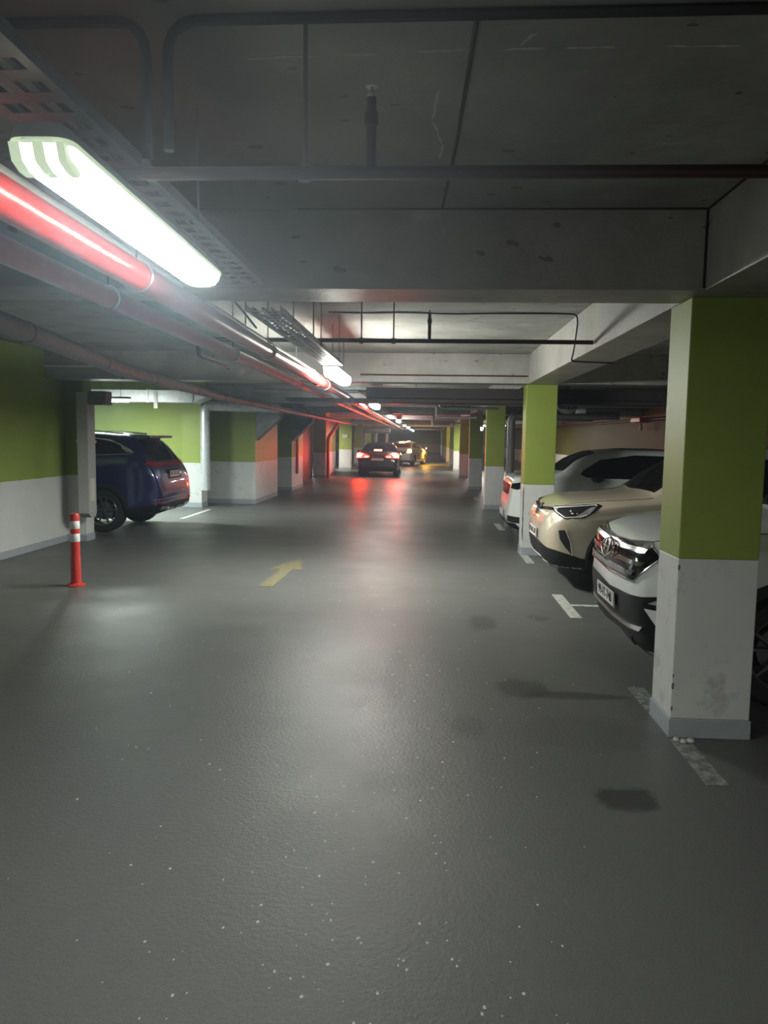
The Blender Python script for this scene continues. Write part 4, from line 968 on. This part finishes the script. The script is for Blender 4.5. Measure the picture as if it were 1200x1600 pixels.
# ---------------------------------------- white hatchback in the third bay
def hatch_white():
    L, W = 4.15, 1.75
    st = [(0.00, .42, .52, .60, .64, .50, .52, .42), (.03, .33, .58, .70, .74, .64, .66, .54), (.055, .29, .70, .86, .88, .68, .70, .58), (.08, .28, .84, 1.00, 1.03, .71, .73, .60), (.13, .25, .90, 1.06, 1.095, .76, .77, .64), (.30, .21, .98, 1.085, 1.12, .83, .835, .70),
          (.60, .20, 1.02, 1.10, 1.14, .865, .865, .71), (.82, .20, 1.04, 1.15, 1.18, .87, .87, .70), (1.10, .20, 1.04, 1.35, 1.39, .87, .87, .64), (1.45, .20, 1.04, 1.47, 1.52, .87, .87, .57),
          (2.0, .20, 1.04, 1.51, 1.56, .87, .87, .56), (3.0, .20, 1.05, 1.48, 1.53, .87, .87, .55), (3.7, .22, 1.05, 1.38, 1.44, .86, .855, .54), (3.98, .28, 1.0, 1.12, 1.18, .83, .83, .55), (4.10, .34, .85, .93, .95, .78, .78, .55), (4.15, .45, .68, .76, .78, .68, .68, .48)]
    c = Car('white_hatchback', L, W, st, MT['p_white'], (1.32, 12.97, 0), 0, 'white hatchback mostly hidden behind the second column, mirror and nose showing', [(.80, .32), (3.35, .32)], wr=.32, arch=.37)
    for pl in ('near', 'far'):
        w = c.patch('side_window', [(1.12, 1.14), (1.18, 1.21), (1.45, 1.37), (2.0, 1.45), (3.0, 1.43), (3.5, 1.30), (3.5, 1.14), (2.2, 1.075), (1.5, 1.085), (1.2, 1.10)], pl, MT['glass'])
    c.patch('windscreen', [(.86, -.64), (1.38, -.54), (1.41, 0), (1.38, .54), (.86, .64), (.80, 0)], 'top', MT['glass'])
    c.patch('roof_panel', [(1.80, -.48), (3.2, -.46), (3.2, .46), (1.80, .48)], 'top', MT['gloss_black'])
    for sg in (-1, 1):
        P = lambda q: [(sg * a, b) for a, b in q]
        h = c.patch('headlamp', P([(34, .90), (44, .88), (56, .95), (60, 1.00), (48, 1.0), (36, .97)]), 'fw', MT['gloss_black'], off=.006)
        c.patch('fog_recess', P([(30, .36), (34, .46), (48, .44), (50, .34)]), 'fw', MT['arch_dark'], off=.006)
        m = c.lump('door_mirror', (1.36, sg * .96, 1.08), (.10, .10, .06), MT['gloss_black'])
    c.patch('grille', [(-30, .95), (30, .95), (24, .78), (-24, .78)], 'front' if False else 'fw', MT['gloss_black'], off=.006)
    c.patch('lower_bumper', [(-46, .24), (0, .21), (46, .24), (42, .34), (0, .36), (-42, .34)], 'fw', MT['plastic'], off=.006)
    c.plate('', 0, .47, x=-.012)
    return c

# ---------------------------------------- dark blue SUV in the left bay, tail to the lane
def suv_blue():
    L, W = 4.70, 1.89
    st = [(0.00, .45, .70, .80, .84, .55, .60, .5), (.08, .32, .80, .94, .98, .75, .77, .64), (.30, .25, .92, 1.05, 1.10, .88, .89, .74), (.9, .23, 1.05, 1.13, 1.18, .935, .935, .77), (1.25, .22, 1.10, 1.18, 1.23, .935, .935, .76), (1.6, .22, 1.13, 1.42, 1.47, .935, .935, .69), (2.0, .22, 1.15, 1.61, 1.66, .935, .935, .63),
          (2.6, .22, 1.19, 1.67, 1.72, .935, .935, .61), (3.4, .22, 1.24, 1.66, 1.715, .935, .935, .61), (3.9, .24, 1.26, 1.63, 1.69, .93, .93, .605), (4.15, .26, 1.26, 1.59, 1.65, .925, .92, .60), (4.32, .28, 1.25, 1.48, 1.53, .915, .905, .60), (4.48, .31, 1.18, 1.28, 1.32, .895, .885, .63),
          (4.57, .33, 1.06, 1.14, 1.17, .875, .87, .66), (4.63, .36, .94, 1.01, 1.04, .85, .85, .66), (4.68, .40, .72, .80, .83, .80, .80, .62), (4.70, .46, .62, .68, .70, .72, .72, .55)]
    c = Car('blue_suv', L, W, st, MT['p_blue'], (-4.47 - L, 13.49, 0), 0, 'dark blue SUV parked in the left bay with its tail to the lane', [(.92, .365), (3.71, .365)], wr=.365, arch=.42)
    for pl in ('near', 'far'):
        c.patch('side_window', [(1.65, 1.20), (2.05, 1.50), (2.6, 1.60), (3.4, 1.595), (3.80, 1.55), (4.14, 1.40), (4.22, 1.345), (3.9, 1.335), (2.6, 1.26)], pl, MT['glass'])
        c.line('window_trim', [(2.6, 1.61), (3.4, 1.605), (3.80, 1.56), (4.15, 1.41), (4.24, 1.35)], pl, .009, MT['chrome'], off=.006)
        c.patch('pillar_insert', [(3.60, 1.585), (3.82, 1.56), (4.02, 1.47), (4.24, 1.35), (4.12, 1.37), (4.02, 1.43), (3.98, 1.50), (3.86, 1.53)], pl, MT['zinc'], off=.010)
        c.line('window_trim', [(1.7, 1.19), (2.6, 1.25), (3.9, 1.325), (4.22, 1.338)], pl, .006, MT['chrome'], off=.006)
        c.patch('side_cladding', [(1.36, .23), (1.36, .40), (3.26, .40), (3.26, .23)], pl, MT['plastic'], off=.008)
        c.line('door_gap', [(2.62, 1.15), (2.62, .42)], pl, .003, MT['ink'], off=0)
        c.line('door_gap', [(3.42, 1.2), (3.40, .82), (3.28, .62)], pl, .003, MT['ink'], off=0)
    c.patch('windscreen', [(1.32, -.70), (1.95, -.57), (1.98, 0), (1.95, .57), (1.32, .70), (1.25, 0)], 'top', MT['glass'])
    c.patch('rear_window', [(-.58, 1.56), (.58, 1.56), (.68, 1.30), (.64, 1.22), (-.64, 1.22), (-.68, 1.30)], 'rear', MT['glass'])
    m = MB(); m.prism([(4.05, 1.66), (4.30, 1.665), (4.43, 1.65), (4.42, 1.61), (4.22, 1.58)], -.58, .58, 'y'); m.build('roof_spoiler', MT['p_blue'], c.root)
    MB().box(4.42, 4.435, -.15, .15, 1.622, 1.64).build('stop_lamp', MT['redlens'], c.root)
    for sg in (-1, 1):
        P = lambda q: [(sg * a, b) for a, b in q]
        c.line('roof_rail', [(2.1, sg * .56), (2.3, sg * .56), (3.7, sg * .55), (3.95, sg * .54)], 'top', .016, MT['chrome'], off=.03)
        c.patch('tail_lamp', P([(18, 1.12), (43, 1.12), (52, 1.16), (50, 1.21), (40, 1.195), (18, 1.185)]), 'rw', MT['redlens'], off=.010, step=.06)
        c.patch('bumper_reflector', P([(34, .50), (44, .51), (44, .54), (34, .53)]), 'rw', MT['redlens'], off=.010)
        c.patch('exhaust_trim', P([(24, .38), (40, .39), (40, .45), (24, .43)]), 'rw', MT['chrome'], off=.016)
        c.lump('door_mirror', (1.75, sg * 1.04, 1.17), (.09, .13, .085), MT['p_blue'])
    c.patch('tail_lamp_bar', [(-18, 1.13), (18, 1.13), (18, 1.175), (-18, 1.175)], 'rw', MT['redlens'], off=.010)
    c.patch('plate_recess', [(-.36, .90), (.36, .90), (.40, 1.06), (-.40, 1.06)], 'rear', MT['gloss_black'], off=.004)
    c.patch('lower_bumper', [(-68, .27), (0, .25), (68, .27), (66, .40), (48, .48), (0, .50), (-48, .48), (-66, .40)], 'rw', MT['plastic'], off=.006, step=.06)
    c.line('bumper_strip', [(-46, .57), (-30, .585), (0, .59), (30, .585), (46, .57)], 'rw', .012, MT['chrome'], off=.010)
    c.plate('90-XK-852', 0, .985, face='rear', x=4.655)
    MB().tube([(4.50, 0.05, 1.285), (4.47, -.1, 1.34), (4.40, -.42, 1.43)], .009, 8).build('rear_wiper', MT['plastic'], c.root)
    c.arch_trim(MT['plastic'], .055)
    return c

# ---------------------------------------- black hatchback braking in the lane
def car_black():
    L, W = 4.50, 1.79
    st = [(0.00, .42, .56, .63, .66, .5, .52, .44), (.08, .27, .68, .81, .84, .70, .72, .60), (.35, .21, .83, .92, .96, .84, .845, .70), (1.1, .19, .93, 1.0, 1.03, .885, .885, .72), (1.5, .19, .95, 1.22, 1.26, .885, .885, .64), (2.0, .19, .96, 1.40, 1.44, .885, .885, .57),
          (2.5, .19, .97, 1.425, 1.465, .885, .885, .56), (3.3, .20, 1.0, 1.38, 1.425, .885, .88, .55), (3.85, .22, 1.02, 1.24, 1.29, .88, .87, .56), (4.18, .25, 1.02, 1.10, 1.14, .87, .86, .62), (4.36, .29, .96, 1.0, 1.03, .85, .845, .66), (4.45, .33, .84, .9, .93, .82, .82, .66), (4.49, .38, .70, .76, .79, .77, .77, .6), (4.50, .44, .60, .66, .68, .7, .7, .52)]
    c = Car('black_hatchback', L, W, st, MT['p_black'], (-2.03, 32.0 + L, 0), -math.pi / 2, 'black hatchback braking in the middle of the lane, brake lights glowing', [(.88, .325), (3.57, .325)], wr=.325, arch=.375)
    c.patch('rear_window', [(-.56, 1.36), (.56, 1.36), (.70, 1.10), (-.70, 1.10)], 'rear', MT['glass'])
    for pl in ('near', 'far'): c.patch('side_window', [(1.5, 1.03), (2.0, 1.32), (2.5, 1.36), (3.3, 1.31), (3.85, 1.10), (2.5, 1.02)], pl, MT['glass'])
    c.patch('windscreen', [(1.15, -.66), (1.92, -.52), (1.92, .52), (1.15, .66)], 'top', MT['glass'])
    for sg in (-1, 1):
        P = lambda q: [(sg * a, b) for a, b in q]
        t = c.patch('tail_lamp', P([(20, .84), (38, .80), (52, .82), (55, .97), (47, 1.05), (36, 1.0), (20, .90)]), 'rw', MT['brake_dim'], off=.008)
        c.patch('brake_lamp', P([(37, .835), (48, .835), (51, .95), (45, .99), (36, .965)]), 'rw', MT['brake'], off=.016, parent=t)
        c.patch('reversing_strip', P([(23, .845), (31, .845), (31, .87), (23, .868)]), 'rw', MT['tail2'], off=.014, parent=t)
        c.lump('door_mirror', (1.70, sg * .98, 1.02), (.08, .12, .075), MT['p_black'])
    c.patch('stop_lamp', [(-.16, 1.105), (.16, 1.105), (.16, 1.15), (-.16, 1.15)], 'rear', MT['tail2'], off=.012)
    c.patch('plate_garnish', [(-.34, .84), (.34, .84), (.32, .87), (0, .885), (-.32, .87)], 'rear', MT['chrome'], off=.014)
    c.patch('lower_bumper', [(-50, .25), (0, .22), (50, .25), (40, .40), (0, .44), (-40, .40)], 'rw', MT['plastic'], off=.006)
    c.plate('', 0, .755, face='rear', x=4.51)
    MB().tube([(4.42, .05, .63), (4.52, .05, .62)], .02, 10).build('badge', MT['chrome'], c.root)
    return c

# ---------------------------------------- pale sedan turning right beyond it
def car_pale():
    L, W = 4.50, 1.76; a = math.radians(13)
    st = [(0.00, .42, .56, .63, .66, .5, .52, .44), (.08, .27, .66, .78, .81, .70, .72, .60), (.35, .21, .80, .89, .93, .83, .835, .70), (1.0, .19, .90, .99, 1.02, .87, .87, .70), (1.4, .19, .92, 1.20, 1.24, .87, .87, .62), (1.95, .19, .94, 1.40, 1.45, .87, .87, .54),
          (2.4, .19, .95, 1.43, 1.485, .87, .87, .53), (3.1, .20, .97, 1.38, 1.43, .87, .865, .53), (3.7, .22, .99, 1.22, 1.27, .86, .85, .55), (4.10, .25, 1.0, 1.06, 1.10, .85, .84, .60), (4.38, .29, .94, .99, 1.02, .83, .825, .64), (4.46, .35, .80, .86, .89, .79, .79, .64), (4.50, .44, .62, .70, .72, .7, .7, .52)]
    hx, hy = math.sin(a), math.cos(a); rx, ry = -1.72, 45.1
    c = Car('pale_sedan', L, W, st, MT['p_silver'], (rx + hx * L, ry + hy * L, 0), math.atan2(-hy, -hx), 'pale sedan turning right at the cross aisle, indicator lit', [(.88, .315), (3.58, .315)], wr=.315, arch=.365)
    c.patch('rear_window', [(-.55, 1.36), (.55, 1.36), (.68, 1.10), (-.68, 1.10)], 'rear', MT['glass'])
    for pl in ('near', 'far'): c.patch('side_window', [(1.35, 1.02), (1.9, 1.32), (2.4, 1.37), (3.1, 1.31), (3.7, 1.09), (2.4, 1.02)], pl, MT['glass'])
    c.patch('windscreen', [(1.05, -.66), (1.86, -.50), (1.86, .50), (1.05, .66)], 'top', MT['glass'])
    for sg in (-1, 1):
        P = lambda q: [(sg * b, z) for b, z in q]
        c.patch('tail_lamp', P([(34, .80), (46, .80), (48, .99), (38, .99)]), 'rw', MT['tail2'], off=.012)
        c.lump('door_mirror', (1.50, sg * .97, 1.03), (.09, .12, .08), MT['p_silver'])
    c.lump('mirror_indicator', (1.43, .99, 1.03), (.05, .10, .06), MT['amber'])
    c.patch('stop_lamp', [(-.17, 1.37), (.17, 1.37), (.17, 1.41), (-.17, 1.41)], 'rear', MT['tail2'], off=.02)
    c.patch('plate_recess', [(-.28, .78), (.28, .78), (.28, .92), (-.28, .92)], 'rear', MT['gloss_black'], off=.004)
    c.plate('', 0, .85, face='rear')
    c.patch('lower_bumper', [(-48, .25), (0, .22), (48, .25), (44, .34), (0, .36), (-44, .34)], 'rw', MT['plastic'], off=.006)
    return c

suv_white(); suv_beige(); hatch_white(); suv_blue(); car_black(); car_pale()
